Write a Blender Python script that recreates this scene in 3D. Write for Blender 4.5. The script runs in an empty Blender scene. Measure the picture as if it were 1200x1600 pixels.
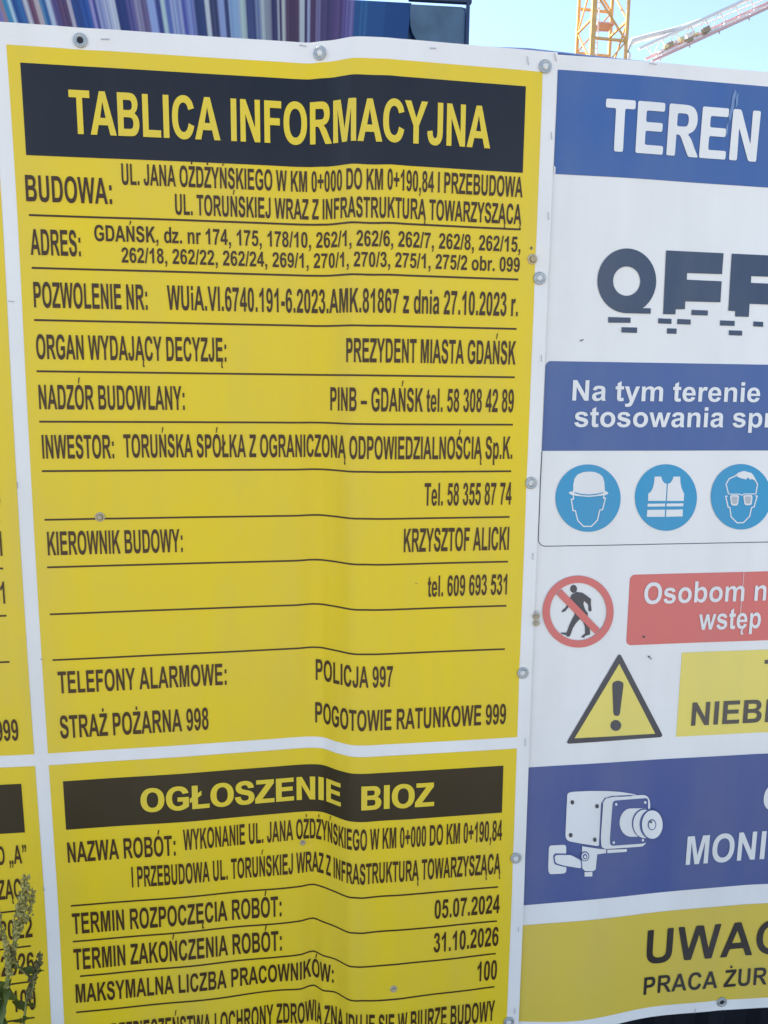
import bpy, bmesh, math, random, bisect
from mathutils import Vector, Matrix
from mathutils.geometry import tessellate_polygon
random.seed(7)
scene = bpy.context.scene
COL = scene.collection

# ------------------------------------------------------------------ camera
CAM_R=(0.996231,-0.085951,0.011666); CAM_U=(0.003158,0.170346,0.985379); CAM_F=(0.086682,0.981629,-0.169976)

cam_d = bpy.data.cameras.new('camera')
cam = bpy.data.objects.new('camera', cam_d); COL.objects.link(cam); scene.camera = cam
cam_d.sensor_fit = 'VERTICAL'; cam_d.sensor_height = 36.0; cam_d.lens = 1180.0/1600*36.0
cam_d.clip_start = .02; cam_d.clip_end = 3000
m = Matrix(((CAM_R[0], CAM_U[0], -CAM_F[0], 0), (CAM_R[1], CAM_U[1], -CAM_F[1], -1.05), (CAM_R[2], CAM_U[2], -CAM_F[2], 1.55), (0, 0, 0, 1)))
cam.matrix_world = m
cam_d.dof.use_dof = False

# ------------------------------------------------------------------ sky, sun, exposure
SUN_EL, SUN_AZ = math.radians(46), math.radians(-47)        # azimuth from +y (behind the fence) towards +x
w = bpy.data.worlds.new('World'); scene.world = w; w.use_nodes = True
nt = w.node_tree
bg = nt.nodes['Background']
sky = nt.nodes.new('ShaderNodeTexSky'); sky.sky_type = 'NISHITA'; sky.sun_disc = False
sky.sun_elevation = SUN_EL; sky.sun_rotation = SUN_AZ
sky.air_density = 1.0; sky.dust_density = .7; sky.ozone_density = 1.0; sky.altitude = 50
nt.links.new(sky.outputs[0], bg.inputs[0]); bg.inputs[1].default_value = .115
sd = bpy.data.lights.new('sun', 'SUN'); sd.energy = 5.0; sd.angle = math.radians(.5); sd.color = (1, .95, .87)
so = bpy.data.objects.new('sun', sd); COL.objects.link(so)
to_sun = Vector((math.sin(SUN_AZ)*math.cos(SUN_EL), math.cos(SUN_AZ)*math.cos(SUN_EL), math.sin(SUN_EL)))
so.rotation_euler = to_sun.to_track_quat('Z', 'Y').to_euler(); so.location = (0, 0, 20)
vs = scene.view_settings
vs.view_transform = 'Standard'; vs.look = 'None'; vs.gamma = 1; vs.use_curve_mapping = False
vs.exposure = 1.58
scene.render.engine = 'CYCLES'
scene.cycles.max_bounces = 6

# ------------------------------------------------------------------ materials
def srgb(r, g, b):
    def f(c):
        c /= 255.0
        return c/12.92 if c <= .04045 else ((c+.055)/1.055)**2.4
    return (f(r), f(g), f(b), 1)
MATS = {}
def mat(name, col, rough=.5, spec=.5, metal=0.0, noise=0.0, nscale=30.0, bump=0.0, bscale=60.0, attr=None, coat=0.0, col2=None, sub=0.0, stain=0.0):
    if name in MATS: return MATS[name]
    m = bpy.data.materials.new(name); m.use_nodes = True; MATS[name] = m
    t = m.node_tree; b = t.nodes['Principled BSDF']
    b.inputs['Base Color'].default_value = (*col[:3], 1); b.inputs['Roughness'].default_value = rough
    b.inputs['Specular IOR Level'].default_value = spec; b.inputs['Metallic'].default_value = metal
    b.inputs['Coat Weight'].default_value = coat; b.inputs['Coat Roughness'].default_value = .08
    geo = t.nodes.new('ShaderNodeNewGeometry'); src = None
    if attr:
        a = t.nodes.new('ShaderNodeAttribute'); a.attribute_name = attr; src = a.outputs['Color']
    if noise > 0:
        n = t.nodes.new('ShaderNodeTexNoise'); n.inputs['Scale'].default_value = nscale; n.inputs['Detail'].default_value = 6
        t.links.new(geo.outputs['Position'], n.inputs['Vector'])
        mx = t.nodes.new('ShaderNodeMix'); mx.data_type = 'RGBA'
        c2 = col2 if col2 else tuple(c*(1-noise) for c in col[:3])
        if src is None: mx.inputs[6].default_value = (*col[:3], 1)
        else: t.links.new(src, mx.inputs[6])
        mx.inputs[7].default_value = (*c2[:3], 1)
        mr = t.nodes.new('ShaderNodeMapRange'); mr.inputs[1].default_value = .35; mr.inputs[2].default_value = .7
        t.links.new(n.outputs[0], mr.inputs[0])
        if src is not None:
            mr.inputs[4].default_value = noise
        t.links.new(mr.outputs[0], mx.inputs[0]); src = mx.outputs[2]
    if stain > 0:      # weathering film: rain-washed dust streaks and blotches on the vinyl
        mp = t.nodes.new('ShaderNodeMapping'); mp.inputs['Scale'].default_value = (14, 14, 1.3)
        t.links.new(geo.outputs['Position'], mp.inputs[0])
        n = t.nodes.new('ShaderNodeTexNoise'); n.inputs['Scale'].default_value = 1; n.inputs['Detail'].default_value = 5
        t.links.new(mp.outputs[0], n.inputs['Vector'])
        n2 = t.nodes.new('ShaderNodeTexNoise'); n2.inputs['Scale'].default_value = 3.2; n2.inputs['Detail'].default_value = 7; n2.inputs['Roughness'].default_value = .65
        t.links.new(geo.outputs['Position'], n2.inputs['Vector'])
        mu = t.nodes.new('ShaderNodeMath'); mu.operation = 'MULTIPLY'
        t.links.new(n.outputs[0], mu.inputs[0]); t.links.new(n2.outputs[0], mu.inputs[1])
        mr = t.nodes.new('ShaderNodeMapRange'); mr.inputs[1].default_value = .16; mr.inputs[2].default_value = .42; mr.inputs[4].default_value = stain
        t.links.new(mu.outputs[0], mr.inputs[0])
        mx = t.nodes.new('ShaderNodeMix'); mx.data_type = 'RGBA'; mx.inputs[7].default_value = (.3, .29, .27, 1)
        if src is None: mx.inputs[6].default_value = (*col[:3], 1)
        else: t.links.new(src, mx.inputs[6])
        t.links.new(mr.outputs[0], mx.inputs[0]); src = mx.outputs[2]
    if src is not None: t.links.new(src, b.inputs['Base Color'])
    if bump > 0:
        n = t.nodes.new('ShaderNodeTexNoise'); n.inputs['Scale'].default_value = bscale; n.inputs['Detail'].default_value = 3
        t.links.new(geo.outputs['Position'], n.inputs['Vector'])
        bu = t.nodes.new('ShaderNodeBump'); bu.inputs['Strength'].default_value = bump; bu.inputs['Distance'].default_value = .002
        t.links.new(n.outputs[0], bu.inputs['Height']); t.links.new(bu.outputs[0], b.inputs['Normal'])
    return m
VIN = dict(rough=.36, spec=.28, bump=.4, bscale=9.0, stain=.16)
def vinyl(name, col, **k):
    d = dict(VIN); d.update(k); return mat(name, col, **d)
vinyl('white_vinyl', (.80, .785, .77))
vinyl('yellow_print', (.77, .56, .018))
vinyl('black_print', (.012, .013, .020), stain=.03)
vinyl('brownblack_print', (.036, .026, .012), stain=.03)
vinyl('ink_brown', (.060, .030, .012), stain=.02)
vinyl('ink_yellow', (.75, .56, .035))
vinyl('ink_white', (.77, .765, .76))
vinyl('ink_blue_header', (.045, .115, .33))
vinyl('ink_blue_box', (.066, .12, .31))
vinyl('ink_blue_lower', (.075, .105, .28))
vinyl('ink_cyan', (.035, .30, .53))
vinyl('ink_red', (.68, .165, .15))
vinyl('ink_paleyellow', (.80, .66, .16))
vinyl('ink_lowyellow', (.68, .51, .075))
vinyl('ink_reflection', (.16, .26, .47))  # paler blue for the reflection painted on the TEREN header
vinyl('ink_navy', (.042, .065, .12))
vinyl('ink_dark', (.04, .033, .03))
vinyl('ink_dark2', (.075, .073, .085))
vinyl('ink_grey', (.10, .09, .08))
vinyl('ink_lens', (.45, .47, .5))
M_STEEL = mat('eyelet_steel', (.46, .49, .50), rough=.5, metal=.55, noise=.3, nscale=500)
M_BOLT = mat('bolt_zinc', (.55, .56, .56), rough=.5, metal=.5)
M_HOLE = mat('dark_hole', (.01, .012, .02), rough=.7)
M_SCREW = mat('rusty_tan_screw', (.52, .42, .29), rough=.7, noise=.5, nscale=900)
M_THREAD = mat('grey_thread', (.33, .34, .38), rough=.8)

# ------------------------------------------------------------------ helpers
def link(name, me, m=None, parent=None):
    o = bpy.data.objects.new(name, me); COL.objects.link(o)
    if m is not None: me.materials.append(m)
    if parent is not None: o.parent = parent
    return o
def thing(name, label, cat, group=None, loc=(0, 0, 0)):
    o = bpy.data.objects.new(name, None); COL.objects.link(o); o.empty_display_size = .1
    o.location = loc; tag(o, label, cat, group)
    return o
def tag(o, label, cat, group=None):
    o['label'] = label; o['category'] = cat
    if group: o['group'] = group
def box_bm(bm, c, s, R=None):
    r = bmesh.ops.create_cube(bm, size=1)
    M = Matrix.Translation(c) @ (R.to_4x4() if R else Matrix()) @ Matrix.Diagonal((s[0], s[1], s[2], 1))
    bmesh.ops.transform(bm, matrix=M, verts=r['verts'])
    return r['verts']
def finish(bm, name, m, parent=None, bevel=0.0, smooth=False):
    if bevel > 0: bmesh.ops.bevel(bm, geom=bm.edges[:], offset=bevel, segments=2, affect='EDGES', profile=.6)
    me = bpy.data.meshes.new(name); bm.to_mesh(me); bm.free()
    if smooth:
        for p in me.polygons: p.use_smooth = True
    return link(name, me, m, parent)
def beam(p, q, wd, name, m, parent, seg=4):
    p, q = Vector(p), Vector(q); d = q-p
    bm = bmesh.new()
    r = bmesh.ops.create_cone(bm, cap_ends=True, segments=seg, radius1=wd*(.7071 if seg == 4 else .5), radius2=wd*(.7071 if seg == 4 else .5), depth=d.length)
    Q = d.to_track_quat('Z', 'Y').to_matrix()
    if seg == 4: Q = Q @ Matrix.Rotation(math.pi/4, 3, 'Z')
    bmesh.ops.transform(bm, matrix=Matrix.Translation((p+q)/2) @ Q.to_4x4(), verts=r['verts'])
    return finish(bm, name, m, parent, smooth=False)
def tube_mesh(pts, radii, seg=8):
    bm = bmesh.new(); rings = []
    for k, p in enumerate(pts):
        p = Vector(p); a = Vector(pts[max(k-1, 0)]); b = Vector(pts[min(k+1, len(pts)-1)])
        Q = (b-a).to_track_quat('Z', 'Y'); r = radii[k] if hasattr(radii, '__len__') else radii
        rings.append([bm.verts.new(p+Q @ Vector((math.cos(2*math.pi*j/seg)*r, math.sin(2*math.pi*j/seg)*r, 0))) for j in range(seg)])
    for a, b in zip(rings, rings[1:]):
        for j in range(seg): bm.faces.new((a[j], a[(j+1) % seg], b[(j+1) % seg], b[j]))
    bm.faces.new(rings[0][::-1]); bm.faces.new(rings[-1])
    return bm

# ------------------------------------------------------------------ measured layout, metres on the sheet
TEXTS = [['TABLICA INFORMACYJNA', -0.3137, 0.2291, 1.8576, 0.0522, 'ink_yellow', 3, 'A', 26, 0, '', 0],
 ['BUDOWA:', -0.3731, -0.266, 1.7736, 0.0321, 'ink_brown', 2, 'A', 0, 0, '', 0],
 ['UL. JANA OŻDŻYŃSKIEGO W KM 0+000 DO KM 0+190,84 I PRZEBUDOWA', -0.2527, 0.2769, 1.7982, 0.0262, 'ink_brown', 2, 'A', 0, 0, '', 0],
 ['UL. TORUŃSKIEJ WRAZ Z INFRASTRUKTURĄ TOWARZYSZĄCĄ', -0.1858, 0.2764, 1.7632, 0.026, 'ink_brown', 2, 'A', 0, 0, '', 0],
 ['ADRES:', -0.3709, -0.3084, 1.7071, 0.0324, 'ink_brown', 2, 'A', 0, 0, '', 0],
 ['GDAŃSK, dz. nr 174, 175, 178/10, 262/1, 262/6, 262/7, 262/8, 262/15,', -0.2904, 0.2766, 1.727, 0.0202, 'ink_brown', 2, 'A', 0, 0, '', 0],
 ['262/18, 262/22, 262/24, 269/1, 270/1, 270/3, 275/1, 275/2 obr. 099', -0.2569, 0.2767, 1.7007, 0.0193, 'ink_brown', 2, 'A', 0, 0, '', 0],
 ['POZWOLENIE NR:', -0.37, -0.2258, 1.6406, 0.0326, 'ink_brown', 2, 'A', 0, 0, '', 0],
 ['WUiA.VI.6740.191-6.2023.AMK.81867 z dnia 27.10.2023 r.', -0.1999, 0.2762, 1.6415, 0.0317, 'ink_brown', 2, 'A', 0, 0, '', 0],
 ['ORGAN WYDAJĄCY DECYZJĘ:', -0.3699, -0.1243, 1.5742, 0.032, 'ink_brown', 2, 'A', 0, 0, '', 0],
 ['PREZYDENT MIASTA GDAŃSK', 0.0385, 0.2756, 1.5757, 0.0321, 'ink_brown', 2, 'A', 0, 0, '', 0],
 ['NADZÓR BUDOWLANY:', -0.3697, -0.1817, 1.5085, 0.0323, 'ink_brown', 2, 'A', 0, 0, '', 0],
 ['PINB – GDAŃSK tel. 58 308 42 89', 0.0171, 0.2753, 1.5096, 0.0322, 'ink_brown', 2, 'A', 0, 0, '', 0],
 ['INWESTOR:', -0.3689, -0.2768, 1.4427, 0.0318, 'ink_brown', 2, 'A', 0, 0, '', 0],
 ['TORUŃSKA SPÓŁKA Z OGRANICZONĄ ODPOWIEDZIALNOŚCIĄ Sp.K.', -0.264, 0.276, 1.4436, 0.0318, 'ink_brown', 2, 'A', 0, 0, '', 0],
 ['Tel. 58 355 87 74', 0.1495, 0.2771, 1.3776, 0.0324, 'ink_brown', 2, 'A', 0, 0, '', 0],
 ['KIEROWNIK BUDOWY:', -0.3687, -0.1902, 1.3103, 0.0329, 'ink_brown', 2, 'A', 0, 0, '', 0],
 ['KRZYSZTOF ALICKI', 0.121, 0.2757, 1.3111, 0.034, 'ink_brown', 2, 'A', 0, 0, '', 0],
 ['tel. 609 693 531', 0.1571, 0.2752, 1.2443, 0.0311, 'ink_brown', 2, 'A', 0, 0, '', 0],
 ['TELEFONY ALARMOWE:', -0.3655, -0.134, 1.1112, 0.0325, 'ink_brown', 2, 'A', 0, 0, '', 0],
 ['POLICJA 997', -0.0046, 0.1076, 1.1108, 0.0321, 'ink_brown', 2, 'A', 0, 0, '', 0],
 ['STRAŻ POŻARNA 998', -0.3667, -0.1613, 1.0438, 0.0342, 'ink_brown', 2, 'A', 0, 0, '', 0],
 ['POGOTOWIE RATUNKOWE 999', -0.0056, 0.2802, 1.0445, 0.0319, 'ink_brown', 2, 'A', 0, 0, '', 0],
 ['OGŁOSZENIE', -0.2611, 0.0323, 0.9217, 0.037, 'ink_yellow', 3, 'B', 42, 12, '', 0],
 ['BIOZ', 0.0623, 0.1723, 0.921, 0.0377, 'ink_yellow', 3, 'B', 42, 12, '', 0],
 ['NAZWA ROBÓT:', -0.3672, -0.2136, 0.8492, 0.0325, 'ink_brown', 2, 'B', 0, 0, '', 0],
 ['WYKONANIE UL. JANA OŻDŻYŃSKIEGO W KM 0+000 DO KM 0+190,84', -0.2021, 0.2799, 0.8565, 0.0334, 'ink_brown', 2, 'B', 0, 0, '', 0],
 ['I PRZEBUDOWA UL. TORUŃSKIEJ WRAZ Z INFRASTRUKTURĄ TOWARZYSZĄCĄ', -0.2788, 0.2792, 0.8013, 0.0336, 'ink_brown', 2, 'B', 0, 0, '', 0],
 ['TERMIN ROZPOCZĘCIA ROBÓT:', -0.3667, -0.0586, 0.7327, 0.0338, 'ink_brown', 2, 'B', 0, 0, '', 0],
 ['05.07.2024', 0.1766, 0.28, 0.7346, 0.0314, 'ink_brown', 2, 'B', 0, 0, '', 0],
 ['TERMIN ZAKOŃCZENIA ROBÓT:', -0.3672, -0.0587, 0.6746, 0.0339, 'ink_brown', 2, 'B', 0, 0, '', 0],
 ['31.10.2026', 0.1762, 0.2799, 0.6777, 0.033, 'ink_brown', 2, 'B', 0, 0, '', 0],
 ['MAKSYMALNA LICZBA PRACOWNIKÓW:', -0.3665, 0.0216, 0.6205, 0.0305, 'ink_brown', 2, 'B', 0, 0, '', 0],
 ['100', 0.2477, 0.2795, 0.6181, 0.0344, 'ink_brown', 2, 'B', 0, 0, '', 0],
 ['PLAN', -0.3864, -0.328, 0.5445, 0.0362, 'ink_brown', 2, 'B', 0, 0, '', 0],
 ['BEZPIECZEŃSTWA I OCHRONY ZDROWIA ZNAJDUJE SIĘ W BIURZE BUDOWY', -0.3173, 0.2784, 0.5445, 0.0362, 'ink_brown', 2, 'B', 0, 0, '', 0],
 ['Tel. 58 355 87 74', -0.5533, -0.4257, 1.3776, 0.0324, 'ink_brown', 2, 'LA', 0, 0, '', 0],
 ['KRZYSZTOF ALICKI', -0.5818, -0.4271, 1.3111, 0.034, 'ink_brown', 2, 'LA', 0, 0, '', 0],
 ['tel. 609 693 531', -0.5457, -0.4276, 1.2443, 0.0311, 'ink_brown', 2, 'LA', 0, 0, '', 0],
 ['POGOTOWIE RATUNKOWE 999', -0.7084, -0.4226, 1.0445, 0.0319, 'ink_brown', 2, 'LA', 0, 0, '', 0],
 ['31.10.2026', -0.5266, -0.4229, 0.6777, 0.033, 'ink_brown', 2, 'LB', 0, 0, '', 0],
 ['05.07.2022', -0.5262, -0.4228, 0.7346, 0.0314, 'ink_brown', 2, 'LB', 0, 0, '', 0],
 ['100', -0.4551, -0.4233, 0.6181, 0.0344, 'ink_brown', 2, 'LB', 0, 0, '', 0],
 ['O „A”', -0.4646, -0.424, 0.8537, 0.0288, 'ink_brown', 2, 'LB', 0, 0, '', 0],
 ['TOWARZYSZĄCĄ', -0.5542, -0.4228, 0.7991, 0.0307, 'ink_brown', 2, 'LB', 0, 0, '', 0],
 ['TEREN', 0.3905, 0.6231, 1.865, 0.0668, 'ink_white', 2, 'R', 45, 0, '', 70],
 ['Na tym terenie', 0.3631, 0.6567, 1.5266, 0.0289, 'ink_white', 2, 'R', 0, 0, '', 0],
 ['stosowania sp', 0.3678, 0.6629, 1.4891, 0.0293, 'ink_white', 2, 'R', 0, 0, 'r', 0],
 ['Osobom', 0.4905, 0.6539, 1.2227, 0.0329, 'ink_white', 2, 'R', -8, 0, ' ni', 40],
 ['wst', 0.5822, 0.6428, 1.179, 0.0338, 'ink_white', 2, 'R', -8, 0, 'ęp', 40],
 ['NIEB', 0.5819, 0.7001, 1.0234, 0.0382, 'ink_grey', 2, 'R', 0, 0, 'E', 0],
 ['T', 0.6976, 0.7288, 1.089, 0.0378, 'ink_grey', 2, 'R', 0, 0, '', 0],
 ['MON', 0.5898, 0.7105, 0.7858, 0.0497, 'ink_white', 2, 'R', 0, 0, 'IT', 0],
 ['O', 0.7161, 0.7541, 0.872, 0.0445, 'ink_white', 2, 'R', 0, 0, '', 0],
 ['UWA', 0.5322, 0.7193, 0.6144, 0.0606, 'ink_dark', 2, 'R', -12, 0, 'G', 50],
 ['PRACA ŻU', 0.5313, 0.7186, 0.559, 0.0314, 'ink_dark', 2, 'R', -14, -10, 'R', 40]]
SHAPES = [['mandatory_disc', 'ink_cyan', 1, [[(0.445, 1.3846), (0.4449, 1.3781), (0.444, 1.3716), (0.4422, 1.3654), (0.4395, 1.3596), (0.4361, 1.3541), (0.432, 1.3492), (0.4273, 1.3449), (0.4219, 1.3413), (0.4161, 1.3385), (0.41, 1.3365), (0.4036, 1.3353), (0.397, 1.335), (0.3904, 1.3355), (0.3839, 1.3369), (0.3776, 1.3391), (0.3716, 1.3421), (0.366, 1.3458), (0.3608, 1.3502), (0.3563, 1.3552), (0.3525, 1.3607), (0.3493, 1.3666), (0.3469, 1.3728), (0.3454, 1.3792), (0.3447, 1.3856), (0.3448, 1.3921), (0.3458, 1.3984), (0.3476, 1.4045), (0.3502, 1.4103), (0.3535, 1.4156), (0.3576, 1.4204), (0.3622, 1.4246), (0.3674, 1.4282), (0.3731, 1.431), (0.3792, 1.433), (0.3855, 1.4343), (0.392, 1.4346), (0.3985, 1.4342), (0.405, 1.4329), (0.4113, 1.4308), (0.4173, 1.4279), (0.423, 1.4243), (0.4282, 1.42), (0.4328, 1.4151), (0.4368, 1.4097), (0.44, 1.4038), (0.4425, 1.3976), (0.4442, 1.3912)]], 'R'],
 ['mandatory_disc', 'ink_cyan', 1, [[(0.566, 1.3842), (0.5661, 1.3777), (0.5652, 1.3712), (0.5636, 1.365), (0.5611, 1.3591), (0.5578, 1.3536), (0.5538, 1.3487), (0.5492, 1.3444), (0.544, 1.3408), (0.5384, 1.338), (0.5324, 1.3359), (0.5261, 1.3347), (0.5196, 1.3344), (0.5131, 1.335), (0.5067, 1.3363), (0.5004, 1.3386), (0.4945, 1.3416), (0.4889, 1.3453), (0.4838, 1.3497), (0.4793, 1.3547), (0.4754, 1.3602), (0.4722, 1.3661), (0.4698, 1.3723), (0.4682, 1.3787), (0.4674, 1.3852), (0.4674, 1.3917), (0.4683, 1.3981), (0.47, 1.4042), (0.4725, 1.41), (0.4757, 1.4153), (0.4796, 1.4201), (0.4841, 1.4244), (0.4892, 1.4279), (0.4947, 1.4307), (0.5007, 1.4328), (0.5069, 1.434), (0.5132, 1.4344), (0.5197, 1.434), (0.5261, 1.4327), (0.5323, 1.4306), (0.5383, 1.4277), (0.5439, 1.424), (0.5491, 1.4197), (0.5537, 1.4148), (0.5576, 1.4094), (0.5609, 1.4035), (0.5634, 1.3972), (0.5652, 1.3908)]], 'R'],
 ['mandatory_disc', 'ink_cyan', 1, [[(0.6874, 1.3842), (0.6875, 1.3776), (0.6867, 1.3712), (0.6851, 1.365), (0.6827, 1.3591), (0.6795, 1.3537), (0.6755, 1.3488), (0.6709, 1.3445), (0.6658, 1.3409), (0.6601, 1.3381), (0.6541, 1.336), (0.6478, 1.3348), (0.6413, 1.3345), (0.6348, 1.335), (0.6283, 1.3364), (0.622, 1.3386), (0.616, 1.3416), (0.6103, 1.3454), (0.6051, 1.3498), (0.6005, 1.3547), (0.5966, 1.3602), (0.5933, 1.3661), (0.5908, 1.3723), (0.5891, 1.3787), (0.5882, 1.3852), (0.5882, 1.3916), (0.589, 1.398), (0.5906, 1.4041), (0.593, 1.4098), (0.5962, 1.4152), (0.6, 1.42), (0.6046, 1.4242), (0.6096, 1.4277), (0.6152, 1.4305), (0.6211, 1.4326), (0.6273, 1.4338), (0.6337, 1.4342), (0.6402, 1.4338), (0.6467, 1.4325), (0.653, 1.4304), (0.659, 1.4275), (0.6647, 1.4239), (0.6699, 1.4196), (0.6746, 1.4147), (0.6787, 1.4092), (0.682, 1.4033), (0.6846, 1.3971), (0.6864, 1.3907)]], 'R'],
 ['helmet_symbol', 'ink_white', 2, [[(0.3708, 1.3952), (0.3706, 1.4059), (0.3722, 1.4143), (0.3766, 1.4202), (0.3846, 1.4235), (0.3934, 1.4243), (0.4022, 1.4237), (0.41, 1.4208), (0.4153, 1.4163), (0.4181, 1.4089), (0.4197, 1.3954), (0.4233, 1.3945), (0.4255, 1.3919), (0.4212, 1.3897), (0.4129, 1.3886), (0.3953, 1.3871), (0.3776, 1.3887), (0.3687, 1.3902), (0.3642, 1.393), (0.3661, 1.3953)]], 'R'],
 ['helmet_symbol', 'ink_cyan', 3, [[(0.3732, 1.3944), (0.3833, 1.3917), (0.3951, 1.3908), (0.4083, 1.3918), (0.4171, 1.394), (0.4172, 1.3926), (0.4084, 1.3901), (0.3952, 1.3891), (0.3834, 1.39), (0.3733, 1.3927)]], 'R'],
 ['face_outline', 'ink_white', 2, [[(0.3708, 1.3899), (0.371, 1.3848), (0.3676, 1.3848), (0.3714, 1.3661), (0.375, 1.3661), (0.3794, 1.3516), (0.3892, 1.3425), (0.4017, 1.3423), (0.4112, 1.3518), (0.4139, 1.3666), (0.4183, 1.3674), (0.4222, 1.386), (0.4191, 1.386), (0.4194, 1.3899), (0.4176, 1.3901), (0.4172, 1.3843), (0.42, 1.3843), (0.4168, 1.3689), (0.4124, 1.3681), (0.4095, 1.3527), (0.4009, 1.3441), (0.3898, 1.3442), (0.381, 1.3525), (0.3763, 1.3678), (0.3729, 1.3678), (0.3698, 1.3831), (0.3728, 1.3831), (0.3725, 1.3899)]], 'R'],
 ['vest_symbol', 'ink_white', 2, [[(0.4962, 1.4163), (0.5065, 1.4163), (0.509, 1.41), (0.5123, 1.4065), (0.516, 1.4054), (0.5161, 1.3799), (0.4882, 1.3802), (0.4876, 1.3908), (0.4919, 1.3941), (0.4948, 1.4007), (0.4961, 1.4092)]], 'R'],
 ['vest_symbol', 'ink_white', 2, [[(0.5178, 1.4054), (0.522, 1.407), (0.525, 1.4119), (0.5259, 1.4161), (0.5366, 1.4161), (0.5375, 1.4075), (0.5399, 1.3989), (0.5447, 1.3902), (0.5448, 1.3795), (0.5179, 1.3798)]], 'R'],
 ['vest_symbol', 'ink_white', 2, [[(0.4878, 1.3759), (0.5155, 1.3758), (0.5154, 1.3715), (0.4878, 1.3716)]], 'R'],
 ['vest_symbol', 'ink_white', 2, [[(0.5179, 1.3758), (0.5445, 1.3758), (0.5445, 1.3715), (0.5179, 1.3715)]], 'R'],
 ['vest_symbol', 'ink_white', 2, [[(0.4878, 1.3667), (0.5157, 1.3666), (0.5161, 1.3559), (0.4875, 1.3563)]], 'R'],
 ['vest_symbol', 'ink_white', 2, [[(0.5179, 1.3666), (0.5442, 1.3666), (0.5446, 1.3561), (0.5179, 1.3559)]], 'R'],
 ['goggles_symbol', 'ink_white', 2, [[(0.6174, 1.3897), (0.6124, 1.4039), (0.6165, 1.4114), (0.626, 1.4156), (0.6315, 1.4202), (0.639, 1.4223), (0.6506, 1.4192), (0.6559, 1.4126), (0.6618, 1.4035), (0.6601, 1.3887), (0.662, 1.3884), (0.6637, 1.4038), (0.6574, 1.4134), (0.6516, 1.4207), (0.6389, 1.4241), (0.6305, 1.4217), (0.6248, 1.4171), (0.615, 1.4128), (0.6104, 1.4042), (0.6156, 1.3893)]], 'R'],
 ['goggles_symbol', 'ink_white', 3, [[(0.627, 1.4161), (0.6313, 1.4207), (0.6389, 1.4238), (0.652, 1.4203), (0.6565, 1.4147), (0.6592, 1.4083), (0.6517, 1.4125), (0.6512, 1.4101), (0.6453, 1.4142), (0.6436, 1.4111), (0.6341, 1.4131)]], 'R'],
 ['face_outline', 'ink_white', 2, [[(0.615, 1.3869), (0.6109, 1.3866), (0.6166, 1.3684), (0.6194, 1.3678), (0.6223, 1.3541), (0.6336, 1.344), (0.6447, 1.3445), (0.6545, 1.3542), (0.6566, 1.3674), (0.6606, 1.3685), (0.6647, 1.3863), (0.6607, 1.3868), (0.6606, 1.385), (0.6624, 1.3848), (0.6589, 1.3699), (0.6549, 1.3688), (0.6527, 1.3551), (0.6438, 1.3462), (0.6342, 1.3458), (0.624, 1.3549), (0.621, 1.3692), (0.6181, 1.3699), (0.6133, 1.385), (0.6153, 1.3852)]], 'R'],
 ['goggles_symbol', 'ink_white', 2, [[(0.6172, 1.3882), (0.6337, 1.3881), (0.6393, 1.3865), (0.6425, 1.3883), (0.6599, 1.3881), (0.6597, 1.3896), (0.6419, 1.3897), (0.639, 1.3881), (0.6338, 1.3895), (0.6171, 1.3897)]], 'R'],
 ['goggles_symbol', 'ink_white', 3, [[(0.619, 1.384), (0.6189, 1.3855), (0.6193, 1.3866), (0.6204, 1.3872), (0.6219, 1.3874), (0.6301, 1.3874), (0.6317, 1.3871), (0.6328, 1.3865), (0.6335, 1.3854), (0.6336, 1.3839), (0.6331, 1.3751), (0.6327, 1.3736), (0.6319, 1.3725), (0.6307, 1.3718), (0.6291, 1.3716), (0.6256, 1.3717), (0.6239, 1.3719), (0.6226, 1.3726), (0.6216, 1.3737), (0.6211, 1.3752)]], 'R'],
 ['goggles_symbol', 'ink_white', 3, [[(0.6409, 1.3838), (0.6408, 1.3853), (0.6413, 1.3864), (0.6423, 1.3871), (0.6439, 1.3873), (0.652, 1.3874), (0.6537, 1.3872), (0.6549, 1.3865), (0.6555, 1.3854), (0.6557, 1.3839), (0.6555, 1.3754), (0.6553, 1.3739), (0.6545, 1.3728), (0.6533, 1.3721), (0.6517, 1.3719), (0.6476, 1.3718), (0.6459, 1.372), (0.6445, 1.3726), (0.6436, 1.3737), (0.643, 1.3752)]], 'R'],
 ['goggles_symbol', 'ink_lens', 4, [[(0.6217, 1.3831), (0.6216, 1.3841), (0.6219, 1.3848), (0.6226, 1.3853), (0.6237, 1.3854), (0.629, 1.3853), (0.6301, 1.3852), (0.6308, 1.3847), (0.6312, 1.384), (0.6313, 1.383), (0.6309, 1.3763), (0.6307, 1.3753), (0.6302, 1.3745), (0.6294, 1.3741), (0.6283, 1.374), (0.6264, 1.374), (0.6253, 1.3742), (0.6244, 1.3746), (0.6237, 1.3753), (0.6233, 1.3763)]], 'R'],
 ['goggles_symbol', 'ink_lens', 4, [[(0.6434, 1.3829), (0.6433, 1.3839), (0.6436, 1.3846), (0.6442, 1.3851), (0.6453, 1.3852), (0.6509, 1.3853), (0.652, 1.3852), (0.6528, 1.3848), (0.6532, 1.3841), (0.6533, 1.3831), (0.6529, 1.3766), (0.6527, 1.3756), (0.6522, 1.3749), (0.6513, 1.3744), (0.6502, 1.3742), (0.6483, 1.3742), (0.6472, 1.3743), (0.6463, 1.3747), (0.6456, 1.3754), (0.6452, 1.3764)]], 'R'],
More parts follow.
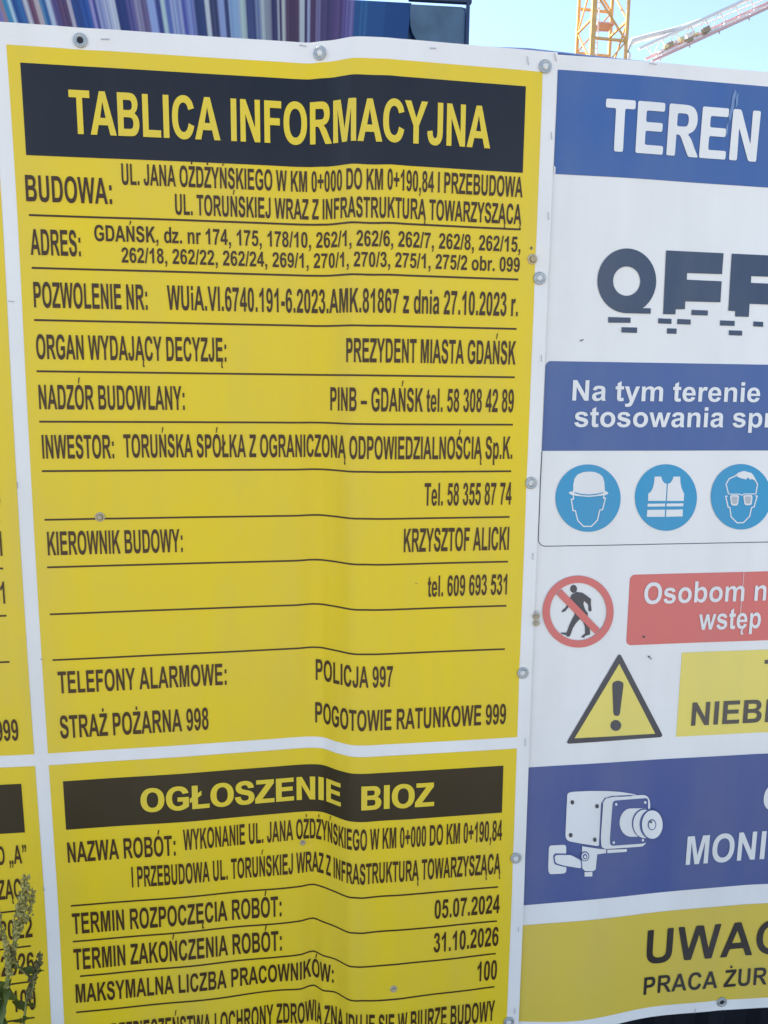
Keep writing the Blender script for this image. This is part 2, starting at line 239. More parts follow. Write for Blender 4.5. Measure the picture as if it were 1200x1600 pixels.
 ['walking_figure', 'ink_dark2', 1, [[(0.3842, 1.2489), (0.3839, 1.2465), (0.3829, 1.2445), (0.3812, 1.2432), (0.3792, 1.2428), (0.3771, 1.2433), (0.3753, 1.2447), (0.3741, 1.2467), (0.3735, 1.2491), (0.3738, 1.2515), (0.3749, 1.2534), (0.3766, 1.2547), (0.3786, 1.2552), (0.3806, 1.2546), (0.3824, 1.2533), (0.3837, 1.2512)]], 'R'],
 ['walking_figure', 'ink_dark2', 1, [[(0.3758, 1.2404), (0.3844, 1.2442), (0.3927, 1.2428), (0.3992, 1.2386), (0.4068, 1.2328), (0.4068, 1.225), (0.4086, 1.2153), (0.4068, 1.2132), (0.4035, 1.2148), (0.4028, 1.2242), (0.3961, 1.23), (0.3951, 1.2253), (0.3984, 1.2168), (0.4028, 1.2111), (0.403, 1.2001), (0.4068, 1.1874), (0.4083, 1.178), (0.3998, 1.1754), (0.3993, 1.1729), (0.3945, 1.1737), (0.395, 1.1755), (0.4002, 1.1798), (0.399, 1.1908), (0.3958, 1.1978), (0.3909, 1.2024), (0.3849, 1.196), (0.3802, 1.188), (0.378, 1.1805), (0.3763, 1.1761), (0.3729, 1.1753), (0.3696, 1.1782), (0.3622, 1.1803), (0.3622, 1.1822), (0.371, 1.182), (0.3737, 1.1907), (0.3771, 1.1993), (0.382, 1.2092), (0.3825, 1.2195), (0.3784, 1.2258), (0.3746, 1.2253), (0.3708, 1.2195), (0.3676, 1.2152), (0.362, 1.2132), (0.3631, 1.2172), (0.3676, 1.2208), (0.3726, 1.229)]], 'R'],
 ['prohibition_ring', 'ink_red', 2, [[(0.4432, 1.2124), (0.4432, 1.2061), (0.4425, 1.2), (0.4411, 1.194), (0.439, 1.1882), (0.4362, 1.1828), (0.4328, 1.1778), (0.4289, 1.1732), (0.4244, 1.1691), (0.4195, 1.1657), (0.4141, 1.1628), (0.4084, 1.1606), (0.4025, 1.159), (0.3964, 1.1582), (0.3902, 1.158), (0.3839, 1.1586), (0.3777, 1.1599), (0.3717, 1.1618), (0.3658, 1.1644), (0.3603, 1.1676), (0.3551, 1.1714), (0.3503, 1.1757), (0.346, 1.1805), (0.3422, 1.1857), (0.339, 1.1913), (0.3364, 1.1971), (0.3344, 1.2032), (0.3332, 1.2093), (0.3326, 1.2155), (0.3326, 1.2217), (0.3334, 1.2278), (0.3349, 1.2336), (0.337, 1.2393), (0.3397, 1.2446), (0.343, 1.2495), (0.3469, 1.254), (0.3512, 1.258), (0.3561, 1.2614), (0.3613, 1.2643), (0.3669, 1.2665), (0.3727, 1.2681), (0.3787, 1.269), (0.3848, 1.2692), (0.391, 1.2687), (0.3971, 1.2675), (0.4031, 1.2657), (0.409, 1.2632), (0.4146, 1.2601), (0.4198, 1.2564), (0.4247, 1.2522), (0.4291, 1.2474), (0.433, 1.2423), (0.4363, 1.2367), (0.439, 1.2309), (0.4411, 1.2249), (0.4425, 1.2187)],
 [(0.432, 1.2127), (0.432, 1.2077), (0.4314, 1.2028), (0.4302, 1.1981), (0.4286, 1.1935), (0.4264, 1.1892), (0.4237, 1.1852), (0.4205, 1.1815), (0.4169, 1.1783), (0.413, 1.1755), (0.4087, 1.1732), (0.4042, 1.1714), (0.3995, 1.1702), (0.3946, 1.1695), (0.3896, 1.1694), (0.3846, 1.1699), (0.3797, 1.1709), (0.3748, 1.1724), (0.3702, 1.1745), (0.3657, 1.177), (0.3615, 1.1801), (0.3577, 1.1835), (0.3543, 1.1873), (0.3512, 1.1915), (0.3487, 1.1959), (0.3466, 1.2005), (0.345, 1.2054), (0.344, 1.2103), (0.3435, 1.2152), (0.3435, 1.2201), (0.3442, 1.225), (0.3453, 1.2297), (0.347, 1.2342), (0.3492, 1.2385), (0.3518, 1.2424), (0.3549, 1.246), (0.3584, 1.2492), (0.3623, 1.2519), (0.3665, 1.2542), (0.371, 1.256), (0.3756, 1.2572), (0.3804, 1.2579), (0.3853, 1.2581), (0.3903, 1.2577), (0.3952, 1.2568), (0.4, 1.2553), (0.4047, 1.2533), (0.4092, 1.2508), (0.4134, 1.2478), (0.4172, 1.2444), (0.4208, 1.2407), (0.4239, 1.2366), (0.4265, 1.2321), (0.4287, 1.2275), (0.4303, 1.2227), (0.4314, 1.2177)]], 'R'],
 ['prohibition_ring', 'ink_red', 3, [[(0.3526, 1.2413), (0.3598, 1.2491), (0.4228, 1.1863), (0.4156, 1.1787)]], 'R'],
 ['warning_triangle', 'ink_dark2', 1, [[(0.4532, 1.1417), (0.4543, 1.1433), (0.4555, 1.1443), (0.4566, 1.1446), (0.4578, 1.1441), (0.459, 1.143), (0.4602, 1.1412), (0.5337, 1.0136), (0.5347, 1.0116), (0.535, 1.0099), (0.5347, 1.0086), (0.5338, 1.0076), (0.5323, 1.007), (0.5302, 1.0068), (0.3846, 1.005), (0.3825, 1.0051), (0.381, 1.0056), (0.3801, 1.0064), (0.3797, 1.0076), (0.38, 1.0091), (0.3808, 1.0109)]], 'R'],
 ['warning_triangle', 'ink_paleyellow', 2, [[(0.4569, 1.13), (0.523, 1.0134), (0.391, 1.0137)]], 'R'],
 ['exclamation_mark', 'ink_dark2', 3, [[(0.4473, 1.0962), (0.4474, 1.0983), (0.448, 1.1), (0.4492, 1.1014), (0.451, 1.1023), (0.452, 1.1027), (0.4541, 1.1032), (0.4562, 1.1034), (0.4583, 1.103), (0.4604, 1.1023), (0.4615, 1.1018), (0.4634, 1.1007), (0.4647, 1.0993), (0.4654, 1.0975), (0.4655, 1.0954), (0.4626, 1.0531), (0.4624, 1.051), (0.4621, 1.0494), (0.4616, 1.0483), (0.461, 1.0476), (0.4608, 1.0473), (0.4601, 1.0469), (0.4594, 1.0466), (0.4586, 1.0465), (0.4578, 1.0465), (0.4575, 1.0465), (0.4567, 1.0466), (0.4558, 1.0468), (0.4549, 1.0472), (0.454, 1.0477), (0.4536, 1.0479), (0.4528, 1.0487), (0.4521, 1.05), (0.4516, 1.0516), (0.4513, 1.0537)]], 'R'],
 ['exclamation_mark', 'ink_dark2', 3, [[(0.4657, 1.0306), (0.4655, 1.0283), (0.4647, 1.0262), (0.4634, 1.0244), (0.4617, 1.0231), (0.4596, 1.0223), (0.4573, 1.0221), (0.4549, 1.0226), (0.4527, 1.0236), (0.4508, 1.0251), (0.4493, 1.027), (0.4483, 1.0292), (0.4478, 1.0316), (0.448, 1.0338), (0.4488, 1.0359), (0.4501, 1.0377), (0.4518, 1.039), (0.4539, 1.0398), (0.4562, 1.04), (0.4586, 1.0395), (0.4608, 1.0385), (0.4627, 1.037), (0.4642, 1.0351), (0.4652, 1.0329)]], 'R'],
 ['slogan_letter', 'ink_navy', 1, [[(0.4808, 1.6963), (0.4809, 1.6919), (0.4805, 1.6875), (0.4797, 1.6833), (0.4785, 1.6791), (0.4769, 1.675), (0.4748, 1.6712), (0.4724, 1.6676), (0.4696, 1.6643), (0.4666, 1.6612), (0.4632, 1.6585), (0.4595, 1.6561), (0.4556, 1.6541), (0.4516, 1.6525), (0.4474, 1.6513), (0.4431, 1.6506), (0.4387, 1.6502), (0.4343, 1.6503), (0.4299, 1.6509), (0.4256, 1.6518), (0.4215, 1.6532), (0.4174, 1.655), (0.4135, 1.6571), (0.4099, 1.6596), (0.4065, 1.6624), (0.4034, 1.6656), (0.4007, 1.669), (0.3982, 1.6727), (0.3962, 1.6765), (0.3945, 1.6805), (0.3932, 1.6847), (0.3923, 1.6889), (0.3919, 1.6932), (0.3918, 1.6975), (0.3922, 1.7018), (0.393, 1.706), (0.3942, 1.7101), (0.3958, 1.714), (0.3977, 1.7177), (0.4001, 1.7213), (0.4027, 1.7245), (0.4057, 1.7275), (0.409, 1.7302), (0.4125, 1.7325), (0.4163, 1.7345), (0.4203, 1.7361), (0.4244, 1.7373), (0.4286, 1.7381), (0.4329, 1.7385), (0.4373, 1.7385), (0.4416, 1.738), (0.4459, 1.7371), (0.4502, 1.7359), (0.4542, 1.7342), (0.4582, 1.7322), (0.4619, 1.7298), (0.4654, 1.727), (0.4685, 1.7239), (0.4714, 1.7206), (0.474, 1.7169), (0.4761, 1.7131), (0.4779, 1.7091), (0.4793, 1.7049), (0.4802, 1.7006)],
 [(0.4562, 1.6949), (0.4562, 1.6918), (0.4557, 1.6887), (0.4546, 1.6857), (0.4531, 1.683), (0.4511, 1.6805), (0.4488, 1.6784), (0.4461, 1.6767), (0.4432, 1.6754), (0.4401, 1.6745), (0.4369, 1.6742), (0.4337, 1.6743), (0.4305, 1.675), (0.4274, 1.6761), (0.4246, 1.6776), (0.422, 1.6796), (0.4198, 1.6819), (0.418, 1.6846), (0.4165, 1.6874), (0.4156, 1.6904), (0.4152, 1.6935), (0.4152, 1.6967), (0.4158, 1.6997), (0.4168, 1.7027), (0.4183, 1.7054), (0.4202, 1.7078), (0.4225, 1.7099), (0.4252, 1.7117), (0.428, 1.713), (0.4311, 1.7138), (0.4343, 1.7142), (0.4375, 1.714), (0.4407, 1.7134), (0.4438, 1.7123), (0.4466, 1.7108), (0.4492, 1.7089), (0.4515, 1.7066), (0.4534, 1.704), (0.4548, 1.7011), (0.4558, 1.6981)]], 'R'],
 ['slogan_letter', 'ink_navy', 2, [[(0.4396, 1.6582), (0.4629, 1.6578), (0.4747, 1.6579), (0.475, 1.6503), (0.4387, 1.6502)]], 'R'],
 ['slogan_letter', 'ink_navy', 1, [[(0.4934, 1.7385), (0.5837, 1.7385), (0.5835, 1.7091), (0.5283, 1.7088), (0.5285, 1.6995), (0.5837, 1.6992), (0.5838, 1.6696), (0.5281, 1.6692), (0.5283, 1.6583), (0.5138, 1.6577), (0.5138, 1.6505), (0.4946, 1.6504)]], 'R'],
 ['slogan_letter', 'ink_navy', 1, [[(0.5968, 1.7384), (0.6901, 1.7384), (0.6899, 1.7084), (0.6306, 1.7081), (0.6308, 1.6986), (0.6902, 1.6986), (0.6903, 1.6686), (0.6309, 1.6687), (0.6309, 1.65), (0.609, 1.6501), (0.6085, 1.6576), (0.5974, 1.658)]], 'R'],
 ['slogan_bar', 'ink_navy', 1, [[(0.411, 1.6442), (0.4447, 1.6442), (0.4452, 1.6369), (0.4115, 1.6365)]], 'R'],
 ['slogan_bar', 'ink_navy', 1, [[(0.4319, 1.6306), (0.4556, 1.6307), (0.4559, 1.6231), (0.4322, 1.6233)]], 'R'],
 ['slogan_bar', 'ink_navy', 1, [[(0.4875, 1.6444), (0.5082, 1.6441), (0.5085, 1.6369), (0.4878, 1.6373)]], 'R'],
 ['slogan_bar', 'ink_navy', 1, [[(0.5175, 1.6443), (0.5384, 1.644), (0.5389, 1.6368), (0.5177, 1.6369)]], 'R'],
 ['slogan_bar', 'ink_navy', 1, [[(0.539, 1.6577), (0.5648, 1.6575), (0.565, 1.6503), (0.5392, 1.6503)]], 'R'],
 ['slogan_bar', 'ink_navy', 1, [[(0.5021, 1.6307), (0.5172, 1.6306), (0.5174, 1.6232), (0.5024, 1.6233)]], 'R'],
 ['slogan_bar', 'ink_navy', 1, [[(0.5853, 1.644), (0.6087, 1.6437), (0.6089, 1.6366), (0.5856, 1.6367)]], 'R'],
 ['slogan_bar', 'ink_navy', 1, [[(0.6391, 1.6438), (0.655, 1.6435), (0.6553, 1.6363), (0.6394, 1.6367)]], 'R'],
 ['slogan_bar', 'ink_navy', 1, [[(0.6003, 1.6302), (0.6217, 1.63), (0.6219, 1.6229), (0.6006, 1.6232)]], 'R'],
 ['camera_symbol', 'ink_white', 2, [[(0.3838, 0.9196), (0.3841, 0.9217), (0.3848, 0.9232), (0.3861, 0.9243), (0.3878, 0.9249), (0.3887, 0.925), (0.3907, 0.9253), (0.3928, 0.9255), (0.395, 0.9256), (0.3972, 0.9256), (0.4144, 0.9253), (0.4167, 0.9252), (0.419, 0.9251), (0.4214, 0.925), (0.4237, 0.9249), (0.441, 0.9237), (0.4433, 0.9235), (0.4457, 0.9233), (0.448, 0.923), (0.4503, 0.9228), (0.4645, 0.921), (0.4668, 0.9207), (0.4692, 0.9203), (0.4715, 0.9199), (0.4738, 0.9194), (0.4882, 0.9161), (0.4905, 0.9156), (0.4925, 0.915), (0.4944, 0.9144), (0.496, 0.9138), (0.4967, 0.9135), (0.4978, 0.9129), (0.4979, 0.9125), (0.497, 0.9121), (0.4952, 0.9119), (0.4577, 0.909), (0.4555, 0.9087), (0.4533, 0.9082), (0.4512, 0.9075), (0.4491, 0.9066), (0.4454, 0.9047), (0.4437, 0.9035), (0.4424, 0.902), (0.4417, 0.9001), (0.4414, 0.8979), (0.441, 0.8354), (0.4407, 0.8334), (0.4398, 0.8321), (0.4383, 0.8315), (0.4363, 0.8317), (0.4179, 0.8359), (0.4156, 0.8365), (0.4132, 0.837), (0.4109, 0.8376), (0.4086, 0.8382), (0.3926, 0.8425), (0.3905, 0.8433), (0.3887, 0.8443), (0.3872, 0.8456), (0.3861, 0.8471), (0.3857, 0.8479), (0.3848, 0.8496), (0.3842, 0.8516), (0.3839, 0.8537), (0.3838, 0.8559)]], 'R'],
 ['camera_symbol', 'ink_blue_lower', 3, [[(0.4947, 0.9136), (0.456, 0.9145), (0.445, 0.9118), (0.4398, 0.9031), (0.4398, 0.8621), (0.44, 0.8308), (0.442, 0.8305), (0.4418, 0.8619), (0.4418, 0.9023), (0.4464, 0.9099), (0.4564, 0.9125), (0.4949, 0.9115)]], 'R'],
 ['camera_symbol', 'ink_white', 3, [[(0.4432, 0.9012), (0.4433, 0.9034), (0.4436, 0.9054), (0.444, 0.9071), (0.4446, 0.9086), (0.4449, 0.9092), (0.4458, 0.9104), (0.4471, 0.9113), (0.4487, 0.912), (0.4507, 0.9124), (0.4517, 0.9126), (0.454, 0.9128), (0.4563, 0.913), (0.4586, 0.9131), (0.4609, 0.9131), (0.5052, 0.9126), (0.5075, 0.9125), (0.5096, 0.9122), (0.5116, 0.9117), (0.5134, 0.911), (0.5141, 0.9106), (0.5158, 0.9096), (0.5172, 0.9084), (0.5184, 0.9068), (0.5194, 0.9049), (0.5198, 0.904), (0.5206, 0.9019), (0.5212, 0.8997), (0.5216, 0.8974), (0.5219, 0.895), (0.5222, 0.8899), (0.5222, 0.8875), (0.5218, 0.8853), (0.5211, 0.8833), (0.5201, 0.8813), (0.5196, 0.8805), (0.5186, 0.8786), (0.5179, 0.8765), (0.5176, 0.8743), (0.5176, 0.872), (0.5196, 0.8435), (0.5197, 0.8411), (0.5198, 0.8388), (0.5197, 0.8367), (0.5196, 0.8346), (0.5195, 0.8337), (0.5192, 0.8318), (0.5186, 0.8301), (0.5178, 0.8286), (0.5167, 0.8274), (0.5161, 0.8268), (0.5147, 0.8258), (0.5131, 0.8251), (0.5111, 0.8247), (0.5089, 0.8246), (0.4554, 0.8253), (0.4531, 0.8255), (0.4511, 0.8258), (0.4493, 0.8264), (0.4477, 0.8272), (0.4471, 0.8276), (0.4457, 0.8287), (0.4447, 0.8301), (0.444, 0.832), (0.4435, 0.8342), (0.4429, 0.84), (0.4426, 0.8425), (0.4425, 0.8448), (0.4424, 0.8472), (0.4424, 0.8496)]], 'R'],
 ['camera_symbol', 'ink_blue_lower', 4, [[(0.4588, 0.9011), (0.4592, 0.9035), (0.4602, 0.9052), (0.4619, 0.9062), (0.4642, 0.9066), (0.5123, 0.9069), (0.5147, 0.9066), (0.5164, 0.9056), (0.5175, 0.9039), (0.518, 0.9015), (0.5214, 0.8378), (0.5214, 0.8353), (0.5208, 0.8333), (0.5199, 0.8319), (0.5184, 0.8311), (0.5177, 0.8308), (0.5159, 0.8303), (0.5138, 0.83), (0.5115, 0.8298), (0.5089, 0.8298), (0.4643, 0.8304), (0.4619, 0.8307), (0.46, 0.8316), (0.4588, 0.833), (0.4582, 0.8349), (0.458, 0.8359), (0.4578, 0.8381), (0.4576, 0.8405), (0.4575, 0.843), (0.4575, 0.8457)]], 'R'],
 ['camera_symbol', 'ink_white', 5, [[(0.4666, 0.9002), (0.4663, 0.8989), (0.4654, 0.8981), (0.4641, 0.8981), (0.463, 0.8991), (0.4626, 0.9005), (0.4629, 0.9019), (0.4639, 0.9027), (0.4651, 0.9026), (0.4662, 0.9017)]], 'R'],
 ['camera_symbol', 'ink_white', 5, [[(0.5151, 0.8999), (0.5148, 0.8986), (0.5138, 0.8978), (0.5126, 0.8978), (0.5115, 0.8988), (0.511, 0.9002), (0.5113, 0.9016), (0.5123, 0.9024), (0.5136, 0.9023), (0.5146, 0.9014)]], 'R'],
 ['camera_symbol', 'ink_white', 5, [[(0.466, 0.8358), (0.4657, 0.8344), (0.4647, 0.8336), (0.4635, 0.8337), (0.4624, 0.8346), (0.462, 0.8361), (0.4623, 0.8375), (0.4633, 0.8383), (0.4645, 0.8382), (0.4656, 0.8372)]], 'R'],
 ['camera_symbol', 'ink_white', 5, [[(0.515, 0.8359), (0.5147, 0.8345), (0.5137, 0.8337), (0.5124, 0.8338), (0.5114, 0.8348), (0.5109, 0.8362), (0.5112, 0.8376), (0.5122, 0.8384), (0.5134, 0.8383), (0.5145, 0.8374)]], 'R'],
 ['camera_symbol', 'ink_dark2', 4, [[(0.3954, 0.9083), (0.3951, 0.9065), (0.3941, 0.9052), (0.3926, 0.9048), (0.3911, 0.9054), (0.39, 0.9069), (0.3895, 0.9088), (0.3898, 0.9106), (0.3908, 0.9119), (0.3923, 0.9122), (0.3938, 0.9116), (0.395, 0.9102)]], 'R'],
 ['camera_symbol', 'ink_dark2', 4, [[(0.4363, 0.899), (0.436, 0.8971), (0.435, 0.8958), (0.4335, 0.8955), (0.432, 0.8961), (0.4308, 0.8975), (0.4303, 0.8994), (0.4306, 0.9012), (0.4316, 0.9025), (0.4331, 0.9029), (0.4346, 0.9023), (0.4358, 0.9009)]], 'R'],
 ['camera_symbol', 'ink_dark2', 4, [[(0.3952, 0.8533), (0.3949, 0.8515), (0.3939, 0.8502), (0.3924, 0.8498), (0.3909, 0.8505), (0.3897, 0.8519), (0.3893, 0.8538), (0.3896, 0.8556), (0.3906, 0.8569), (0.3921, 0.8573), (0.3936, 0.8567), (0.3948, 0.8552)]], 'R'],
 ['camera_symbol', 'ink_dark2', 4, [[(0.4354, 0.8427), (0.4351, 0.8408), (0.434, 0.8396), (0.4325, 0.8392), (0.431, 0.8398), (0.4298, 0.8413), (0.4293, 0.8432), (0.4297, 0.845), (0.4307, 0.8463), (0.4322, 0.8467), (0.4337, 0.8461), (0.4349, 0.8446)]], 'R'],
 ['camera_symbol', 'ink_white', 5, [[(0.496, 0.8914), (0.5147, 0.89), (0.5177, 0.8416), (0.4989, 0.8431), (0.4927, 0.8436), (0.4893, 0.8442), (0.486, 0.8456), (0.4828, 0.8476), (0.4799, 0.8502), (0.4774, 0.8534), (0.4753, 0.857), (0.4736, 0.8609), (0.4725, 0.865), (0.472, 0.8692), (0.4721, 0.8733), (0.4727, 0.8773), (0.4739, 0.881), (0.4757, 0.8843), (0.4779, 0.887), (0.4805, 0.8892), (0.4834, 0.8908), (0.4866, 0.8917)]], 'R'],
 ['camera_symbol', 'ink_blue_lower', 6, [[(0.5334, 0.8632), (0.5334, 0.8582), (0.5325, 0.8535), (0.5309, 0.8492), (0.5286, 0.8455), (0.5257, 0.8425), (0.5222, 0.8404), (0.5185, 0.8392), (0.5145, 0.8391), (0.5104, 0.8399), (0.5065, 0.8417), (0.5028, 0.8443), (0.4995, 0.8477), (0.4967, 0.8518), (0.4946, 0.8564), (0.4931, 0.8613), (0.4924, 0.8663), (0.4925, 0.8712), (0.4934, 0.8759), (0.495, 0.8802), (0.4974, 0.8839), (0.5003, 0.8868), (0.5036, 0.8889), (0.5074, 0.8901), (0.5113, 0.8903), (0.5153, 0.8895), (0.5192, 0.8878), (0.5229, 0.8852), (0.5262, 0.8818), (0.529, 0.8777), (0.5312, 0.8732), (0.5327, 0.8683)]], 'R'],
 ['camera_symbol', 'ink_white', 7, [[(0.5328, 0.8629), (0.5327, 0.8582), (0.5319, 0.8537), (0.5304, 0.8496), (0.5282, 0.8461), (0.5255, 0.8433), (0.5223, 0.8413), (0.5188, 0.8402), (0.5151, 0.8401), (0.5113, 0.8408), (0.5076, 0.8425), (0.5042, 0.845), (0.5011, 0.8482), (0.4985, 0.8521), (0.4965, 0.8564), (0.4951, 0.861), (0.4945, 0.8658), (0.4946, 0.8705), (0.4954, 0.8749), (0.4969, 0.8789), (0.4991, 0.8824), (0.5018, 0.8852), (0.5049, 0.8872), (0.5084, 0.8883), (0.5121, 0.8885), (0.5158, 0.8878), (0.5195, 0.8862), (0.523, 0.8837), (0.526, 0.8805), (0.5287, 0.8767), (0.5307, 0.8723), (0.5321, 0.8677)]], 'R'],
 ['camera_symbol', 'ink_blue_lower', 8, [[(0.5448, 0.8614), (0.5448, 0.8563), (0.544, 0.8516), (0.5424, 0.8473), (0.5402, 0.8435), (0.5374, 0.8405), (0.5341, 0.8384), (0.5304, 0.8372), (0.5266, 0.8371), (0.5226, 0.8379), (0.5188, 0.8396), (0.5152, 0.8423), (0.512, 0.8457), (0.5093, 0.8498), (0.5072, 0.8544), (0.5058, 0.8593), (0.5051, 0.8643), (0.5052, 0.8693), (0.506, 0.874), (0.5076, 0.8782), (0.5098, 0.8819), (0.5126, 0.8849), (0.5159, 0.887), (0.5195, 0.8882), (0.5233, 0.8884), (0.5272, 0.8877), (0.531, 0.8859), (0.5346, 0.8833), (0.5378, 0.8799), (0.5405, 0.8759), (0.5427, 0.8713), (0.5441, 0.8664)]], 'R'],
 ['camera_symbol', 'ink_white', 9, [[(0.5438, 0.8614), (0.5438, 0.8567), (0.5431, 0.8522), (0.5418, 0.8481), (0.5398, 0.8445), (0.5374, 0.8417), (0.5345, 0.8397), (0.5313, 0.8385), (0.5279, 0.8383), (0.5244, 0.8391), (0.521, 0.8407), (0.5179, 0.8432), (0.515, 0.8465), (0.5126, 0.8503), (0.5107, 0.8546), (0.5095, 0.8593), (0.5089, 0.864), (0.5089, 0.8687), (0.5096, 0.8732), (0.511, 0.8772), (0.5129, 0.8807), (0.5153, 0.8836), (0.5182, 0.8856), (0.5214, 0.8867), (0.5247, 0.8869), (0.5282, 0.8862), (0.5315, 0.8846), (0.5347, 0.8822), (0.5375, 0.879), (0.5399, 0.8752), (0.5418, 0.8708), (0.5431, 0.8662)]], 'R'],
 ['camera_symbol', 'ink_blue_lower', 10, [[(0.5328, 0.8622), (0.5326, 0.8594), (0.5318, 0.8568), (0.5303, 0.8549), (0.5284, 0.8537), (0.5262, 0.8534), (0.524, 0.854), (0.5219, 0.8555), (0.5201, 0.8577), (0.519, 0.8604), (0.5184, 0.8633), (0.5186, 0.8662), (0.5194, 0.8687), (0.5209, 0.8707), (0.5228, 0.8718), (0.525, 0.8721), (0.5273, 0.8715), (0.5293, 0.87), (0.5311, 0.8679), (0.5323, 0.8652)]], 'R'],
 ['camera_symbol', 'ink_white', 11, [[(0.5311, 0.8624), (0.531, 0.86), (0.5303, 0.858), (0.5292, 0.8563), (0.5278, 0.8554), (0.5261, 0.8551), (0.5244, 0.8556), (0.5228, 0.8568), (0.5215, 0.8586), (0.5205, 0.8608), (0.5201, 0.8632), (0.5202, 0.8655), (0.5209, 0.8676), (0.522, 0.8692), (0.5235, 0.8702), (0.5251, 0.8704), (0.5268, 0.8699), (0.5284, 0.8687), (0.5298, 0.8669), (0.5307, 0.8648)]], 'R'],
 ['camera_symbol', 'ink_dark2', 12, [[(0.5253, 0.8676), (0.5248, 0.8662), (0.5234, 0.8657), (0.5219, 0.8664), (0.5212, 0.8679), (0.5217, 0.8694), (0.5231, 0.8699), (0.5246, 0.8691)]], 'R'],
 ['camera_symbol', 'ink_white', 2, [[(0.3575, 0.834), (0.3578, 0.8361), (0.3587, 0.8376), (0.3601, 0.8384), (0.3621, 0.8386), (0.381, 0.838), (0.383, 0.8376), (0.3845, 0.8367), (0.3855, 0.8352), (0.3858, 0.8331), (0.3876, 0.7963), (0.3875, 0.7941), (0.3873, 0.7924), (0.3868, 0.7913), (0.386, 0.7906), (0.3856, 0.7903), (0.3846, 0.79), (0.3831, 0.7897), (0.3814, 0.7896), (0.3792, 0.7896), (0.364, 0.7902), (0.3619, 0.7906), (0.3603, 0.7916), (0.3592, 0.7931), (0.3586, 0.7951), (0.3584, 0.7961), (0.358, 0.7985), (0.3578, 0.8008), (0.3577, 0.8032), (0.3576, 0.8056)]], 'R'],
 ['camera_symbol', 'ink_blue_lower', 3, [[(0.3654, 0.8172), (0.3652, 0.8188), (0.3652, 0.8202), (0.3655, 0.8215), (0.3659, 0.8226), (0.3662, 0.8231), (0.3668, 0.824), (0.3678, 0.8245), (0.3691, 0.8248), (0.3706, 0.8248), (0.3912, 0.8226), (0.3929, 0.8223), (0.3945, 0.8219), (0.396, 0.8212), (0.3976, 0.8204), (0.4096, 0.8133), (0.411, 0.8123), (0.412, 0.8111), (0.4127, 0.8097), (0.413, 0.8081), (0.4141, 0.7974), (0.414, 0.796), (0.4135, 0.795), (0.4125, 0.7946), (0.411, 0.7948), (0.3847, 0.8008), (0.3831, 0.8012), (0.3814, 0.8017), (0.3798, 0.8022), (0.3782, 0.8027), (0.3705, 0.8056), (0.3691, 0.8063), (0.368, 0.8073), (0.3672, 0.8086), (0.3667, 0.8102)]], 'R'],
 ['camera_symbol', 'ink_white', 4, [[(0.3679, 0.8156), (0.3676, 0.8172), (0.3676, 0.8186), (0.3678, 0.8197), (0.3681, 0.8206), (0.3684, 0.821), (0.369, 0.8217), (0.3699, 0.8221), (0.3711, 0.8223), (0.3727, 0.8223), (0.3906, 0.8205), (0.3923, 0.8203), (0.3939, 0.8198), (0.3954, 0.8192), (0.397, 0.8184), (0.4074, 0.8119), (0.4087, 0.8109), (0.4097, 0.8096), (0.4104, 0.8082), (0.4108, 0.8066), (0.4116, 0.7997), (0.4115, 0.7982), (0.411, 0.7973), (0.4101, 0.7969), (0.4086, 0.7971), (0.3853, 0.803), (0.3836, 0.8035), (0.382, 0.804), (0.3804, 0.8046), (0.3788, 0.8052), (0.3724, 0.8077), (0.371, 0.8085), (0.3698, 0.8095), (0.369, 0.8109), (0.3685, 0.8124)]], 'R'],
 ['camera_symbol', 'ink_white', 3, [[(0.4121, 0.8333), (0.4412, 0.8265), (0.4521, 0.8249), (0.4524, 0.8187), (0.4376, 0.8176), (0.4363, 0.7924), (0.4321, 0.7897), (0.4186, 0.7909), (0.414, 0.7961), (0.4123, 0.8116)]], 'R'],
 ['camera_symbol', 'ink_blue_lower', 4, [[(0.4245, 0.8156), (0.4242, 0.8127), (0.4231, 0.8103), (0.4212, 0.8085), (0.4188, 0.8077), (0.4162, 0.8079), (0.4138, 0.8092), (0.4117, 0.8112), (0.4103, 0.8139), (0.4098, 0.8169), (0.4101, 0.8198), (0.4113, 0.8222), (0.4131, 0.824), (0.4155, 0.8248), (0.4181, 0.8246), (0.4205, 0.8233), (0.4226, 0.8213), (0.424, 0.8186)]], 'R'],
 ['camera_symbol', 'ink_white', 5, [[(0.4229, 0.8158), (0.4226, 0.8135), (0.4217, 0.8115), (0.4203, 0.8101), (0.4184, 0.8094), (0.4164, 0.8096), (0.4145, 0.8106), (0.413, 0.8122), (0.4119, 0.8144), (0.4114, 0.8167), (0.4117, 0.819), (0.4126, 0.821), (0.414, 0.8224), (0.4159, 0.8231), (0.4178, 0.8229), (0.4197, 0.8219), (0.4213, 0.8203), (0.4224, 0.8181)]], 'R'],
 ['camera_symbol', 'ink_blue_lower', 6, [[(0.4208, 0.8159), (0.4207, 0.8143), (0.4201, 0.8129), (0.4192, 0.812), (0.418, 0.8115), (0.4167, 0.8116), (0.4155, 0.8123), (0.4144, 0.8134), (0.4137, 0.8149), (0.4135, 0.8166), (0.4136, 0.8182), (0.4142, 0.8196), (0.4151, 0.8206), (0.4163, 0.821), (0.4176, 0.8209), (0.4188, 0.8202), (0.4198, 0.8191), (0.4205, 0.8176)]], 'R'],
